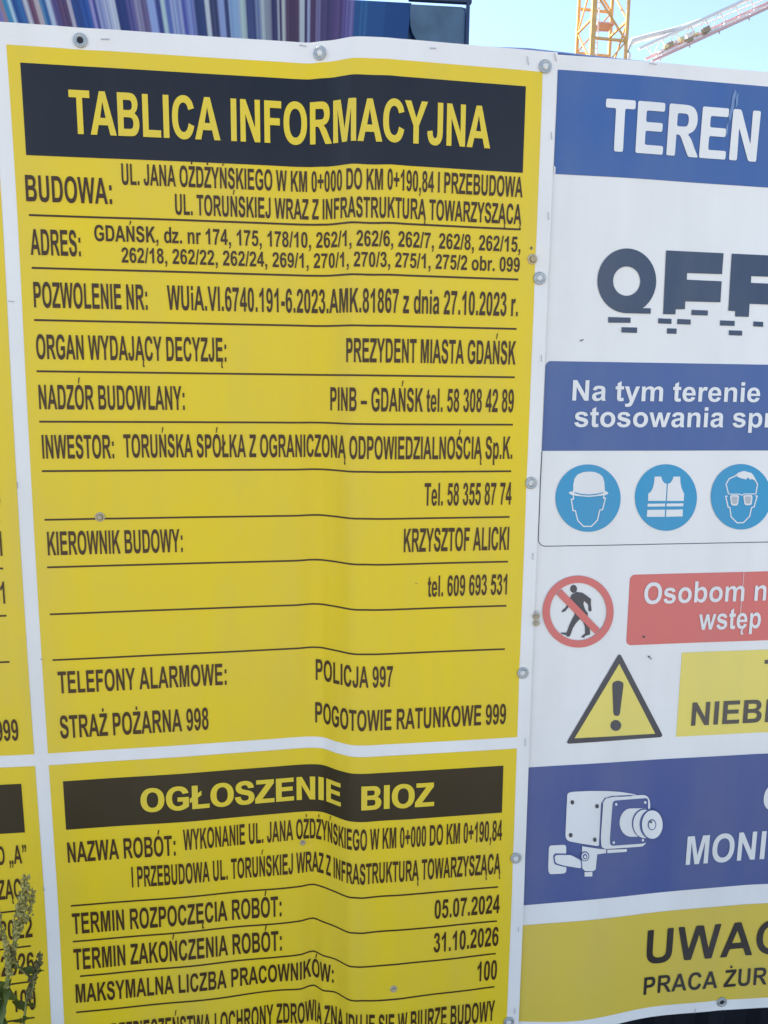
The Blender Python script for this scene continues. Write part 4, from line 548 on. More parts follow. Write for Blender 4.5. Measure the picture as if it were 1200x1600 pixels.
# ------------------------------------------------------------------ lettering: outlines of a plain bold grotesque, drawn by hand in font units
FONT = """A 1479|1471,0 1149,0 1021,333 435,333 314,0 0,0 571,1466 884,1466|926,580 724,1124 526,580
B 1479|150,1466 736,1466 q910,1466 995,1451 q1081,1437 1148,1391 q1216,1345 1261,1268 q1306,1192 1306,1097 q1306,994 1250,908 q1195,822 1100,779 q1234,740 1306,646 q1378,552 1378,425 q1378,325 1331,230 q1285,136 1204,79 q1124,23 1006,10 q932,2 649,0 150,0|446,1222 446,883 640,883 q813,883 855,888 q931,897 974,940 q1018,984 1018,1055 q1018,1123 980,1165 q943,1208 869,1217 q825,1222 616,1222|446,639 446,247 720,247 q880,247 923,256 q989,268 1030,314 q1072,361 1072,439 q1072,505 1040,551 q1008,597 947,618 q887,639 685,639
C 1479|1087,539 1374,448 q1308,208 1154,91 q1001,-25 765,-25 q473,-25 285,174 q97,374 97,720 q97,1086 286,1288 q475,1491 783,1491 q1052,1491 1220,1332 q1320,1238 1370,1062 1077,992 q1051,1106 968,1172 q886,1238 768,1238 q605,1238 503,1121 q402,1004 402,742 q402,464 502,346 q602,228 762,228 q880,228 965,303 q1050,378 1087,539
D 1479|148,1466 689,1466 q872,1466 968,1438 q1097,1400 1189,1303 q1281,1206 1329,1065 q1377,925 1377,719 q1377,538 1332,407 q1277,247 1175,148 q1098,73 967,31 q869,0 705,0 148,0|444,1218 444,247 665,247 q789,247 844,261 q916,279 963,322 q1011,365 1041,463 q1071,562 1071,732 q1071,902 1041,993 q1011,1084 957,1135 q903,1186 820,1204 q758,1218 577,1218
E 1366|149,0 149,1466 1236,1466 1236,1218 445,1218 445,893 1181,893 1181,646 445,646 445,247 1264,247 1264,0
F 1251|151,0 151,1466 1156,1466 1156,1218 447,1218 447,871 1059,871 1059,623 447,623 447,0
G 1593|831,539 831,786 1469,786 1469,202 q1376,112 1199,43 q1023,-25 842,-25 q612,-25 441,71 q270,168 184,347 q98,527 98,738 q98,967 194,1145 q290,1323 475,1418 q616,1491 826,1491 q1099,1491 1252,1376 q1406,1262 1450,1060 1156,1005 q1125,1113 1039,1175 q954,1238 826,1238 q632,1238 517,1115 q403,992 403,750 q403,489 519,358 q635,228 823,228 q916,228 1009,264 q1103,301 1170,353 1170,539
I 569|140,0 140,1466 436,1466 436,0
H 1479|150,0 150,1466 446,1466 446,889 1026,889 1026,1466 1322,1466 1322,0 1026,0 1026,641 446,641 446,0
J 1139|702,1466 998,1466 998,538 q998,356 966,258 q923,130 810,52 q697,-25 512,-25 q295,-25 178,96 q61,218 60,453 340,485 q345,359 377,307 q425,228 523,228 q622,228 663,284 q704,341 704,519
K 1479|153,0 153,1466 449,1466 449,815 1047,1466 1445,1466 893,895 1475,0 1092,0 689,688 449,443 449,0
L 1251|157,0 157,1454 453,1454 453,247 1189,247 1189,0
M 1706|145,0 145,1466 588,1466 854,466 1117,1466 1561,1466 1561,0 1286,0 1286,1154 995,0 710,0 420,1154 420,0
N 1479|152,0 152,1466 440,1466 1040,487 1040,1466 1315,1466 1315,0 1018,0 427,956 427,0
O 1593|89,724 q89,948 156,1100 q206,1212 292,1301 q379,1390 482,1433 q619,1491 798,1491 q1122,1491 1316,1290 q1511,1089 1511,731 q1511,376 1318,175 q1125,-25 802,-25 q475,-25 282,174 q89,374 89,724|394,734 q394,485 509,356 q624,228 801,228 q978,228 1091,355 q1205,483 1205,738 q1205,990 1094,1114 q984,1238 801,1238 q618,1238 506,1112 q394,987 394,734
P 1366|149,0 149,1466 624,1466 q894,1466 976,1444 q1102,1411 1187,1300 q1272,1190 1272,1015 q1272,880 1223,788 q1174,696 1098,643 q1023,591 945,574 q839,553 638,553 445,553 445,0|445,1218 445,802 607,802 q782,802 841,825 q900,848 933,897 q967,946 967,1011 q967,1091 920,1143 q873,1195 801,1208 q748,1218 588,1218
R 1479|150,0 150,1466 773,1466 q1008,1466 1114,1426 q1221,1387 1285,1286 q1349,1185 1349,1055 q1349,890 1252,782 q1155,675 962,647 q1058,591 1120,524 q1183,457 1289,286 1468,0 1114,0 900,319 q786,490 744,534 q702,579 655,595 q608,612 506,612 446,612 446,0|446,846 665,846 q878,846 931,864 q984,882 1014,926 q1044,970 1044,1036 q1044,1110 1004,1155 q965,1201 893,1213 q857,1218 677,1218 446,1218
S 1366|74,477 362,505 q388,360 467,292 q547,224 682,224 q825,224 897,284 q970,345 970,426 q970,478 939,514 q909,551 833,578 q781,596 596,642 q358,701 262,787 q127,908 127,1082 q127,1194 190,1291 q254,1389 373,1440 q493,1491 662,1491 q938,1491 1077,1370 q1217,1249 1224,1047 928,1034 q909,1147 846,1196 q784,1246 659,1246 q530,1246 457,1193 q410,1159 410,1102 q410,1050 454,1013 q510,966 726,915 q942,864 1045,809 q1149,755 1207,660 q1266,566 1266,427 q1266,301 1196,191 q1126,81 998,27 q870,-26 679,-26 q401,-26 252,102 q103,231 74,477
T 1251|478,0 478,1218 43,1218 43,1466 1208,1466 1208,1218 774,1218 774,0
U 1479|147,1466 443,1466 443,672 q443,483 454,427 q473,337 544,282 q616,228 740,228 q866,228 930,279 q994,331 1007,406 q1020,481 1020,655 1020,1466 1316,1466 1316,696 q1316,432 1292,323 q1268,214 1203,139 q1139,64 1031,19 q923,-25 749,-25 q539,-25 430,23 q322,72 259,149 q196,227 176,312 q147,438 147,684
V 1366|525,0 1,1466 322,1466 693,381 1052,1466 1366,1466 841,0
W 1933|362,0 12,1466 315,1466 536,459 804,1466 1156,1466 1413,442 1638,1466 1936,1466 1580,0 1266,0 974,1096 683,0
Y 1366|532,0 532,617 -5,1466 342,1466 687,886 1025,1466 1366,1466 827,615 827,0
Z 1251|22,0 22,267 790,1218 109,1218 109,1466 1182,1466 1182,1229 388,247 1212,247 1212,0
Ł 1251|157,0 157,490 10,390 10,650 157,750 157,1454 453,1454 453,950 690,1110 690,850 453,690 453,247 1189,247 1189,0
0 1139|562,1472 q775,1472 895,1320 q1038,1140 1038,723 q1038,307 894,125 q775,-25 562,-25 q348,-25 217,139 q86,304 86,726 q86,1140 230,1322 q349,1472 562,1472|562,1239 q511,1239 471,1206 q431,1174 409,1090 q380,981 380,723 q380,465 406,368 q432,272 471,240 q511,208 562,208 q613,208 653,240 q693,273 715,357 q744,465 744,723 q744,981 718,1077 q692,1174 652,1206 q613,1239 562,1239
1 1139|806,0 525,0 525,1059 q371,915 162,846 162,1101 q272,1137 401,1237 q530,1338 578,1472 806,1472
2 1139|1036,261 1036,0 51,0 q67,148 147,280 q227,413 463,632 q653,809 696,872 q754,959 754,1044 q754,1138 703,1188 q653,1239 564,1239 q476,1239 424,1186 q372,1133 364,1010 84,1038 q109,1270 241,1371 q373,1472 571,1472 q788,1472 912,1355 q1036,1238 1036,1064 q1036,965 1000,875 q965,786 888,688 q837,623 704,501 q571,379 535,339 q500,299 478,261
3 1139|77,389 349,422 q362,318 419,263 q476,208 557,208 q644,208 703,274 q763,340 763,452 q763,558 706,620 q649,682 567,682 q513,682 438,661 469,890 q583,887 643,939 q703,992 703,1079 q703,1153 659,1197 q615,1241 542,1241 q470,1241 419,1191 q368,1141 357,1045 98,1089 q125,1222 179,1301 q234,1381 331,1426 q429,1472 550,1472 q757,1472 882,1340 q985,1232 985,1096 q985,903 774,788 q900,761 975,667 q1051,573 1051,440 q1051,247 910,111 q769,-25 559,-25 q360,-25 229,89 q98,204 77,389
4 1139|638,0 638,295 38,295 38,541 674,1472 910,1472 910,542 1092,542 1092,295 910,295 910,0|638,542 638,1043 301,542
5 1139|91,377 371,406 q383,311 442,255 q501,200 578,200 q666,200 727,271 q788,343 788,487 q788,622 727,689 q667,757 570,757 q449,757 353,650 125,683 269,1446 1012,1446 1012,1183 482,1183 438,934 q532,981 630,981 q817,981 947,845 q1077,709 1077,492 q1077,311 972,169 q829,-25 575,-25 q372,-25 244,84 q116,193 91,377
6 1139|1028,1107 756,1077 q746,1161 704,1201 q662,1241 595,1241 q506,1241 444,1161 q383,1081 367,828 q472,952 628,952 q804,952 929,818 q1055,684 1055,472 q1055,247 923,111 q791,-25 584,-25 q362,-25 219,147 q76,320 76,713 q76,1116 225,1294 q374,1472 612,1472 q779,1472 888,1378 q998,1285 1028,1107|391,496 q391,359 454,284 q517,210 598,210 q676,210 728,271 q780,332 780,471 q780,614 724,680 q668,747 584,747 q503,747 447,683 q391,620 391,496
7 1139|86,1185 86,1446 1047,1446 1047,1241 q928,1124 805,905 q682,686 617,439 q553,193 554,0 283,0 q290,303 408,619 q527,935 725,1185
8 1139|327,791 q218,837 168,917 q119,998 119,1094 q119,1258 233,1365 q348,1472 559,1472 q768,1472 883,1365 q999,1258 999,1094 q999,992 946,912 q893,833 797,791 q919,742 982,648 q1046,554 1046,431 q1046,228 916,101 q787,-26 572,-26 q372,-26 239,79 q82,203 82,419 q82,538 141,637 q200,737 327,791|385,1073 q385,989 432,942 q480,895 559,895 q639,895 687,942 q735,990 735,1074 q735,1153 687,1200 q640,1248 562,1248 q481,1248 433,1200 q385,1152 385,1073|358,448 q358,332 417,267 q477,202 566,202 q653,202 710,264 q767,327 767,445 q767,548 709,610 q651,673 562,673 q459,673 408,602 q358,531 358,448
a 1139|357,738 102,784 q145,938 250,1012 q355,1086 562,1086 q750,1086 842,1041 q934,997 971,928 q1009,860 1009,677 1006,349 q1006,209 1019,142 q1033,76 1070,0 792,0 q781,28 765,83 755,116 q683,46 601,11 q519,-24 426,-24 q262,-24 167,65 q73,154 73,290 q73,380 116,450 q159,521 236,558 q314,596 460,624 q657,661 733,693 733,721 q733,802 693,836 q653,871 542,871 q467,871 425,841 q383,812 357,738|733,510 q679,492 562,467 q445,442 409,418 q354,379 354,319 q354,260 398,217 q442,174 510,174 q586,174 655,224 q706,262 722,317 q733,353 733,454
b 1251|135,0 135,1466 416,1466 416,938 q546,1086 724,1086 q918,1086 1045,945 q1172,805 1172,542 q1172,270 1042,123 q913,-24 728,-24 q637,-24 548,21 q460,67 396,156 396,0|414,554 q414,389 466,310 q539,198 660,198 q753,198 818,277 q884,357 884,528 q884,710 818,790 q752,871 649,871 q548,871 481,792 q414,714 414,554
e 1139|762,338 1042,291 q988,137 871,56 q755,-24 580,-24 q303,-24 170,157 q65,302 65,523 q65,787 203,936 q341,1086 552,1086 q789,1086 926,929 q1063,773 1057,450 353,450 q356,325 421,255 q486,186 583,186 q649,186 694,222 q739,258 762,338|778,622 q775,744 715,807 q655,871 569,871 q477,871 417,804 q357,737 358,622
i 569|147,1206 147,1466 428,1466 428,1206|147,0 147,1062 428,1062 428,0
l 569|147,0 147,1466 428,1466 428,0
m 1821|126,1062 385,1062 385,917 q524,1086 716,1086 q818,1086 893,1044 q968,1002 1016,917 q1086,1002 1167,1044 q1248,1086 1340,1086 q1457,1086 1538,1038 q1619,991 1659,899 q1688,831 1688,679 1688,0 1407,0 1407,607 q1407,765 1378,811 q1339,871 1258,871 q1199,871 1147,835 q1095,799 1072,729 q1049,660 1049,510 1049,0 768,0 768,582 q768,737 753,782 q738,827 706,849 q675,871 621,871 q556,871 504,836 q452,801 429,735 q407,669 407,516 407,0 126,0
n 1251|1113,0 832,0 832,542 q832,714 814,764 q796,815 755,843 q715,871 658,871 q585,871 527,831 q469,791 447,725 q426,659 426,481 426,0 145,0 145,1062 406,1062 406,906 q545,1086 756,1086 q849,1086 926,1052 q1003,1019 1042,967 q1082,915 1097,849 q1113,783 1113,660
o 1251|82,546 q82,686 151,817 q220,948 346,1017 q473,1086 629,1086 q870,1086 1024,929 q1178,773 1178,534 q1178,293 1022,134 q867,-24 631,-24 q485,-24 352,42 q220,108 151,235 q82,363 82,546|370,531 q370,373 445,289 q520,205 630,205 q740,205 814,289 q889,373 889,533 q889,689 814,773 q740,857 630,857 q520,857 445,773 q370,689 370,531
p 1251|139,1062 401,1062 401,906 q452,986 539,1036 q626,1086 732,1086 q917,1086 1046,941 q1175,796 1175,537 q1175,271 1045,123 q915,-24 730,-24 q642,-24 570,11 q499,46 420,131 420,-404 139,-404|417,549 q417,370 488,284 q559,199 661,199 q759,199 824,277 q889,356 889,535 q889,702 822,783 q755,864 656,864 q553,864 485,784 q417,705 417,549
r 797|416,0 135,0 135,1062 396,1062 396,911 q463,1018 516,1052 q570,1086 638,1086 q734,1086 823,1033 736,788 q665,834 604,834 q545,834 504,801 q463,769 439,684 q416,599 416,328
s 1139|48,303 330,346 q348,264 403,221 q458,179 557,179 q666,179 721,219 q758,247 758,294 q758,326 738,347 q717,367 644,384 q304,459 213,521 q87,607 87,760 q87,898 196,992 q305,1086 534,1086 q752,1086 858,1015 q964,944 1004,805 739,756 q722,818 674,851 q627,884 539,884 q428,884 380,853 q348,831 348,796 q348,766 376,745 q414,717 638,666 q863,615 952,541 q1040,466 1040,332 q1040,186 918,81 q796,-24 557,-24 q340,-24 213,64 q87,152 48,303
t 682|634,1062 634,838 442,838 442,410 q442,280 447,258 q453,237 472,223 q492,209 520,209 q559,209 633,236 657,18 q559,-24 435,-24 q359,-24 298,1 q237,27 208,67 q180,108 169,177 q160,226 160,375 160,838 31,838 31,1062 160,1062 160,1273 442,1437 442,1062
w 1593|344,0 8,1062 281,1062 480,366 663,1062 934,1062 1111,366 1314,1062 1591,1062 1250,0 980,0 797,683 617,0
y 1139|14,1062 313,1062 567,308 815,1062 1106,1062 731,40 664,-145 q627,-238 593,-287 q560,-336 516,-366 q473,-397 409,-414 q346,-431 266,-431 q185,-431 107,-414 82,-194 q148,-207 201,-207 q299,-207 346,-149 q393,-92 418,-3
z 1024|33,0 33,219 431,676 q529,788 576,835 527,832 72,829 72,1062 933,1062 933,863 527,395 384,240 501,247 971,247 971,0
. 569|147,0 147,281 428,281 428,0
, 569|135,281 416,281 416,80 q416,-42 395,-112 q374,-182 315,-237 q257,-292 167,-324 112,-208 q197,-180 233,-131 q269,-82 271,0 135,0
: 682|201,781 201,1062 482,1062 482,781|201,0 201,281 482,281 482,0
/ 569|-1,-25 363,1491 570,1491 210,-25
- 682|80,391 80,672 600,672 600,391
– 1139|60,430 60,651 1079,651 1079,430
+ 1196|466,221 466,604 83,604 83,860 466,860 466,1243 722,1243 722,860 1106,860 1106,604 722,604 722,221
„ 1024|170,281 451,281 451,80 q451,-42 430,-112 q409,-182 350,-237 q292,-292 202,-324 147,-208 q232,-180 268,-131 q304,-82 306,0 170,0|600,281 881,281 881,80 q881,-42 860,-112 q839,-182 780,-237 q722,-292 632,-324 577,-208 q662,-180 698,-131 q734,-82 736,0 600,0
” 1024|170,1466 451,1466 451,1265 q451,1143 430,1073 q409,1003 350,948 q292,893 202,861 147,977 q232,1005 268,1054 q304,1103 306,1185 170,1185|600,1466 881,1466 881,1265 q881,1143 860,1073 q839,1003 780,948 q722,893 632,861 577,977 q662,1005 698,1054 q734,1103 736,1185 600,1185
! 682|197,1466 197,1100 270,380 425,380 490,1100 490,1466|210,0 210,281 491,281 491,0
"""
GL = {}
def load_font():
    for line in FONT.strip().split('\n'):
        head, body = line.split('|', 1)
        ch, adv = head[0], int(head[1:])
        cons = []
        for c in body.split('|'):
            pts = []; ctrl = None
            for tok in c.split():
                q = tok[0] == 'q'
                x, y = map(float, tok[1:].split(',') if q else tok.split(','))
                if q: ctrl = (x, y); continue
                if ctrl:
                    x0, y0 = pts[-1]
                    for k in range(1, 4):
                        u = k/4.0
                        pts.append(((1-u)**2*x0+2*u*(1-u)*ctrl[0]+u*u*x, (1-u)**2*y0+2*u*(1-u)*ctrl[1]+u*u*y))
                    ctrl = None
                pts.append((x, y))
            if abs(pts[0][0]-pts[-1][0])+abs(pts[0][1]-pts[-1][1]) < 1: pts.pop()
            cons.append(pts)
        GL[ch] = (adv, group_contours(cons))
def area(p):
    return .5*sum(p[i-1][0]*p[i][1]-p[i][0]*p[i-1][1] for i in range(len(p)))
def inside(pt, poly):
    x, y = pt; r = False
    for i in range(len(poly)):
        (x1, y1), (x2, y2) = poly[i-1], poly[i]
        if (y1 > y) != (y2 > y) and x < (x2-x1)*(y-y1)/(y2-y1)+x1: r = not r
    return r
def group_contours(cons):
    """[[outer, holes...], ...] with outers counter-clockwise and holes clockwise"""
    big = sorted(cons, key=lambda c: -abs(area(c))); out = []
    for c in big:
        for g in out:
            if inside(c[0], g[0]):
                g.append(c if area(c) < 0 else c[::-1]); break
        else: out.append([c if area(c) > 0 else c[::-1]])
    return out
load_font()
def derive(ch, base, extra=None, mirror=None):
    adv, g = GL[base]
    g = [[list(c) for c in lp] for lp in g]
    if mirror: g = [[[(mirror-x, y) for x, y in c][::-1] for c in lp] for lp in g]
    if extra: g = g+[[e if area(e) > 0 else e[::-1]] for e in extra]
    GL[ch] = (adv, g)
def acute(cx): return [(cx-120, 1560), (cx+20, 1560), (cx+220, 1920), (cx+10, 1920)]
def dot(cx): return [(cx-110, 1580), (cx+110, 1580), (cx+110, 1800), (cx-110, 1800)]
def ogonek(x): return [(x-40, -2), (x-110, -110), (x-130, -220), (x-100, -340), (x, -400), (x+150, -395), (x+150, -270), (x+70, -275), (x+35, -225), (x+60, -120), (x+130, -2)]
derive('Ń', 'N', [acute(740)]); derive('Ś', 'S', [acute(680)]); derive('Ó', 'O', [acute(800)]); derive('Ć', 'C', [acute(780)])
derive('Ż', 'Z', [dot(640)]); derive('Ą', 'A', [ogonek(1290)]); derive('Ę', 'E', [ogonek(1090)]); derive('ę', 'e', [[(x, y-26) for x, y in ogonek(620)]])
derive('d', 'b', mirror=1306)
b6 = GL['6'][1]; GL['9'] = (1139, [[[(1130-x, 1447-y) for x, y in c] for c in lp] for lp in b6])
GL[' '] = (569, [])
def grow(c, ox, oy):
    n = len(c); out = []
    for i in range(n):
        x0, y0 = c[i-1]; x1, y1 = c[i]; x2, y2 = c[(i+1) % n]
        ax, ay = x1-x0, y1-y0; bx, by = x2-x1, y2-y1
        la, lb = math.hypot(ax, ay) or 1, math.hypot(bx, by) or 1
        nx0, ny0, nx1, ny1 = ay/la, -ax/la, by/lb, -bx/lb
        mx, my = nx0+nx1, ny0+ny1; L = mx*mx+my*my
        if L < .2: mx, my = nx1, ny1; k = 1
        else: k = min(2/L, 2.0)
        out.append((x1+mx*k*ox, y1+my*k*oy))
    return out
def soften(c, r, sx):
    """round off hard corners the way a rounded typeface has them"""
    n = len(c); out = []
    for i in range(n):
        p0, p1, p2 = c[i-1], c[i], c[(i+1) % n]
        ax, ay = p0[0]-p1[0], p0[1]-p1[1]; bx, by = p2[0]-p1[0], p2[1]-p1[1]
        la, lb = math.hypot(ax, ay), math.hypot(bx, by)
        if la < 1 or lb < 1: out.append(p1); continue
        cosang = (ax*bx+ay*by)/(la*lb)
        if cosang < -.85: out.append(p1); continue
        q = min(r, la*.45, lb*.45)
        a = (p1[0]+ax/la*q, p1[1]+ay/la*q); b = (p1[0]+bx/lb*q, p1[1]+by/lb*q)
        for u in (0, .33, .67, 1): out.append(((1-u)**2*a[0]+2*u*(1-u)*p1[0]+u*u*b[0], (1-u)**2*a[1]+2*u*(1-u)*p1[1]+u*u*b[1]))
    return out
def layout(string, s0, s1, tb, cap, ox, oy, extra, rnd, smin, smax):
    def run(txt, x=0):
        L = []
        for ch in txt:
            adv, g = GL[ch]; L.append((ch, x)); x += adv
        return L, x
    L, xe = run(string)
    def ink(ch, x, side):
        xs = [p[0] for lp in GL[ch][1] for p in lp[0]]
        return x+(min(xs) if side == 0 else max(xs))
    i0 = ink(*L[0], 0)-ox; i1 = ink(*L[-1], 1)+ox
    if extra: L += [(c, x) for c, x in run(extra, xe)[0]]
    # positions run along the cloth, so lettering narrows where the cloth turns edge-on
    wgt = 1.0 if tb < 1.08 else .35
    N = 240; pad = .2; a, b = s0-pad, s1+pad+.3
    U = [0.0]; dx = (b-a)/N; pv = off(a, tb)
    for k in range(1, N+1):
        v = off(a+k*dx, tb); U.append(U[-1]+dx*(1+wgt*(math.hypot(1, (v-pv)/dx)-1))); pv = v
    def u_of(x):
        f = max(0, min(N-1e-6, (x-a)/dx)); k = int(f); return U[k]+(U[k+1]-U[k])*(f-k)
    def x_of(u):
        if u <= 0: return a+u
        k = min(bisect.bisect_right(U, u)-1, N-1); return a+(k+(u-U[k])/(U[k+1]-U[k]))*dx
    u0, u1 = u_of(s0), u_of(s1)
    sc = (u1-u0)/(i1-i0); cs = cap/(1466.0+2*oy)
    polys = []
    for ch, x in L:
        gx = x_of(u0+(x-i0)*sc)
        if gx < smin or gx > smax: continue
        for lp in GL[ch][1]:
            loops = []
            for c in lp:
                if ox or oy: c = grow(c, ox, oy)
                if rnd: c = soften(c, rnd, 1)
                loops.append([(min(x_of(u0+(x+px-i0)*sc), smax+.003), tb+(py+oy)*cs) for px, py in c])
            polys.append(loops)
    return polys


# ================================================================== SETTING
bm = bmesh.new()
N = 60
gv = [[bm.verts.new((-900+1800*(i/N), -900+1800*(j/N), 0)) for i in range(N+1)] for j in range(N+1)]
for j in range(N):
    for i in range(N): bm.faces.new((gv[j][i], gv[j][i+1], gv[j+1][i+1], gv[j+1][i]))
g = finish(bm, 'ground', mat('trodden_earth', (.06, .055, .045), rough=.95, noise=.6, nscale=3.0, col2=(.022, .035, .014), bump=.8, bscale=40), None)
g['kind'] = 'structure'; g['label'] = 'trodden earth and weeds in front of the fence'

def strip(name, x0, x1, y0, y1, z, nx, ny, m, label):
    bm = bmesh.new(); rr_ = random.Random(2)
    vv = [[bm.verts.new((x0+(x1-x0)*i/nx, y0+(y1-y0)*j/ny+(rr_.uniform(-.06, .06) if j in (0, ny) and abs(y1-y0) > 1 else 0), z)) for i in range(nx+1)] for j in range(ny+1)]
    for j in range(ny):
        for i in range(nx): bm.faces.new((vv[j][i], vv[j][i+1], vv[j+1][i+1], vv[j+1][i]))
    o = finish(bm, name, m, None); o['kind'] = 'structure'; o['label'] = label; return o
strip('bounce_ground', -80, 80, -16, -2.1, .006, 160, 4, mat('bounce_sand', (.52, .44, .34), rough=.9, noise=.3, nscale=2.0, bump=.5, bscale=60), 'pale sandy ground added out of view to bounce warm light onto the banners')  # unseen behind the camera, added so sunlit sand warms the banners
# ------------------------------------------------------------------ hoarding fence that carries the banners
FY = .085
M_SHEET = mat('navy_steel_sheet', (.010, .013, .022), rough=.35, spec=.5, noise=.3, nscale=8)
M_RAIL = mat('blue_steel_rail', (.03, .06, .16), rough=.35, spec=.5)
fence = thing('site_fence', 'dark navy steel site fence that the printed banners hang on', 'fence', loc=(0, FY, 0))
x = -2.4
k = 0
prof = [(0, 0), (.03, 0), (.045, .018), (.085, .018), (.10, 0)]
while x < 3.6:
    bm = bmesh.new(); xs = []
    while len(xs) < 40: 
        for a, b in prof[:-1]: xs.append((a+.1*(len(xs)//4), b))
    xs.append((1.0, 0))
    top = 1.968-.004*math.sin(k)
    lo = [bm.verts.new((x+a, b, .05)) for a, b in xs]; hi = [bm.verts.new((x+a, b, top)) for a, b in xs]
    for i in range(len(xs)-1): bm.faces.new((lo[i], lo[i+1], hi[i+1], hi[i]))
    finish(bm, 'sheet', M_SHEET, fence)
    x += 1.0; k += 1
def rail(z, name='rail'):
    bm = bmesh.new(); box_bm(bm, (.6, .045, z), (6.1, .04, .05)); return finish(bm, name, M_RAIL, fence, bevel=.004)
rail(.45); rail(1.45)
# a loose top rail, slightly bowed, whose edge shows just above the white hems
bm = tube_mesh([(-2.4, .02, 1.9667), (-1, .02, 1.9667), (0, .02, 1.9717), (.1, .02, 2.0017), (.3, .02, 2.0042), (.42, .02, 1.9972), (.55, .02, 1.9917), (.75, .02, 1.9832), (1.5, .02, 1.9667), (3.6, .02, 1.9717)], .017, 10)
finish(bm, 'top_rail', M_RAIL, fence, smooth=True)
for px in (-2.4, -.15, 2.1, 3.6):
    bm = bmesh.new(); box_bm(bm, (px, .09, .95), (.05, .05, 1.9)); finish(bm, 'post', M_RAIL, fence, bevel=.004)
    bm = bmesh.new(); box_bm(bm, (px, .30, .06), (.25, .6, .12)); finish(bm, 'foot_block', mat('concrete_block', (.32, .31, .29), rough=.9, noise=.3), fence, bevel=.01)

# ================================================================== LEFT BANNER
EDGE_R = .3188
LB = thing('printed_banner', 'long white banner printed with yellow construction information boards under dark headers', 'banner', loc=(0, 0, 0))
TOP = Z['L1']; BOT = .505
def sheet_solid(name, s0, s1, t0, t1, m, parent, yoff, topfn=None):
    xs, zs = xcuts(s0, s1), zcuts(t0, t1)
    n = len(xs); nz = len(zs)
    V = [(x, 0, z) for z in zs for x in xs]
    Fc = [(j*n+i, j*n+i+1, (j+1)*n+i+1, (j+1)*n+i) for j in range(nz-1) for i in range(n-1)]
    me = bpy.data.meshes.new(name)
    nb = len(V)
    V2 = V+V
    Fb = [tuple(reversed([v+nb for v in f])) for f in Fc]
    rim = []
    for i in range(n-1):
        rim.append((i+1, i, i+nb, i+1+nb)); q = (nz-1)*n
        rim.append((q+i, q+i+1, q+i+1+nb, q+i+nb))
    for j in range(nz-1):
        rim.append((j*n, (j+1)*n, (j+1)*n+nb, j*n+nb)); q = n-1
        rim.append(((j+1)*n+q, j*n+q, j*n+q+nb, (j+1)*n+q+nb))
    me.from_pydata(V2, [], Fc+Fb+rim)
    nor = []
    for k, v in enumerate(me.vertices):
        s, t = v.co.x, v.co.z
        back = k >= nb
        v.co.y = off(s, t)+yoff+(.0012 if back else 0)
        nn = normal_at(s, t); nor.append(-nn if back else nn)
    for p in me.polygons: p.use_smooth = True
    me.update(); me.normals_split_custom_set_from_vertices(nor)
    return link(name, me, MATS[m], parent)
sheet_solid('vinyl_sheet', -.78, EDGE_R, BOT, TOP, 'white_vinyl', LB, 0)
# folded, heat-welded hem along the right edge and the top: a second thickness of vinyl
boards = {}
def board(key, s0, s1, t0, t1, hs0, hs1, ht0, ht1, hm):
    b = grid_sheet('yellow_board', s0, s1, t0, t1, 'yellow_print', LB, 1); boards[key] = b
    grid_sheet('header_band', hs0, hs1, ht0, ht1, hm, b, 2)
    return b
A = board('A', X['V1'], X['V5'], Z['L15'], Z['L2'], X['V3'], X['V4'], Z['L4'], Z['L3'], 'black_print')
B = board('B', X['V1'], X['V5'], .515, Z['L16'], X['V9'], X['V10'], Z['L18'], Z['L17'], 'brownblack_print')
C = board('LA', -.775, X['V2'], Z['L15'], Z['L2'], -.775, X['V4']-DX, Z['L4'], Z['L3'], 'black_print')
Dd = board('LB', -.775, X['V2'], .515, Z['L16'], -.775, X['V10']-DX, Z['L18'], Z['L17'], 'brownblack_print')
boards['R'] = None
RW = .0026
def rule(key, s0, s1, t):
    poly = [[(s0, t-RW/2), (s1, t-RW/2), (s1, t+RW/2), (s0, t+RW/2)]]
    o = poly_sheet('rule_line', [poly], 'ink_brown', boards[key], 2); return o
for n in ('L5', 'L6', 'L7', 'L8', 'L9', 'L10', 'L11', 'L12', 'L13', 'L14'):
    rule('A', X['V12'], X['V13'], Z[n]); rule('LA', -.77, X['V13']-DX, Z[n])
for n, s0 in (('L19', X['V9']), ('L20', X['V9']), ('L21', X['V9']+.008), ('L22', X['V9'])):
    rule('B', s0, .2765, Z[n]); rule('LB', -.77, .2765-DX, Z[n])

# ================================================================== RIGHT BANNER
RB = thing('safety_banner', 'white banner with blue, red and yellow building site safety panels, right of the yellow boards', 'banner', loc=(0, 0, 0))
RY = .0042; RS0, RS1 = .312, .98
sheet_solid('vinyl_sheet', RS0, RS1, Z['R15'], TOP-.001, 'white_vinyl', RB, RY)
SE = RS1-.012
def rpanel(name, m, loops, layer=1): return poly_sheet(name, [loops], m, RB, layer, RY, zstep=.04)
pan = {}
pan['header'] = rpanel('blue_header', 'ink_blue_header', [[(X['V6'], Z['R2']), (SE, Z['R2']), (SE, Z['R1']), (X['V6'], Z['R1'])]])
pan['box'] = rpanel('blue_caption', 'ink_blue_box', [round_rect(X['V8'], SE, Z['R4'], Z['R3'], .008, (0, 0, 1, 1))])
def arc_frame():
    a = round_rect(X['V8']-.0003, SE+.0003, Z['R5'], Z['R4']-.0006, .012, (1, 1, 0, 0)); b = round_rect(X['V8']+.0009, SE-.0009, Z['R5']+.0012, Z['R4']-.0006, .0108, (1, 1, 0, 0))
    return [a[-1]]+a[:-1]+b[:-1][::-1]+[b[-1]]
rpanel('frame_line', 'ink_navy', [arc_frame()])
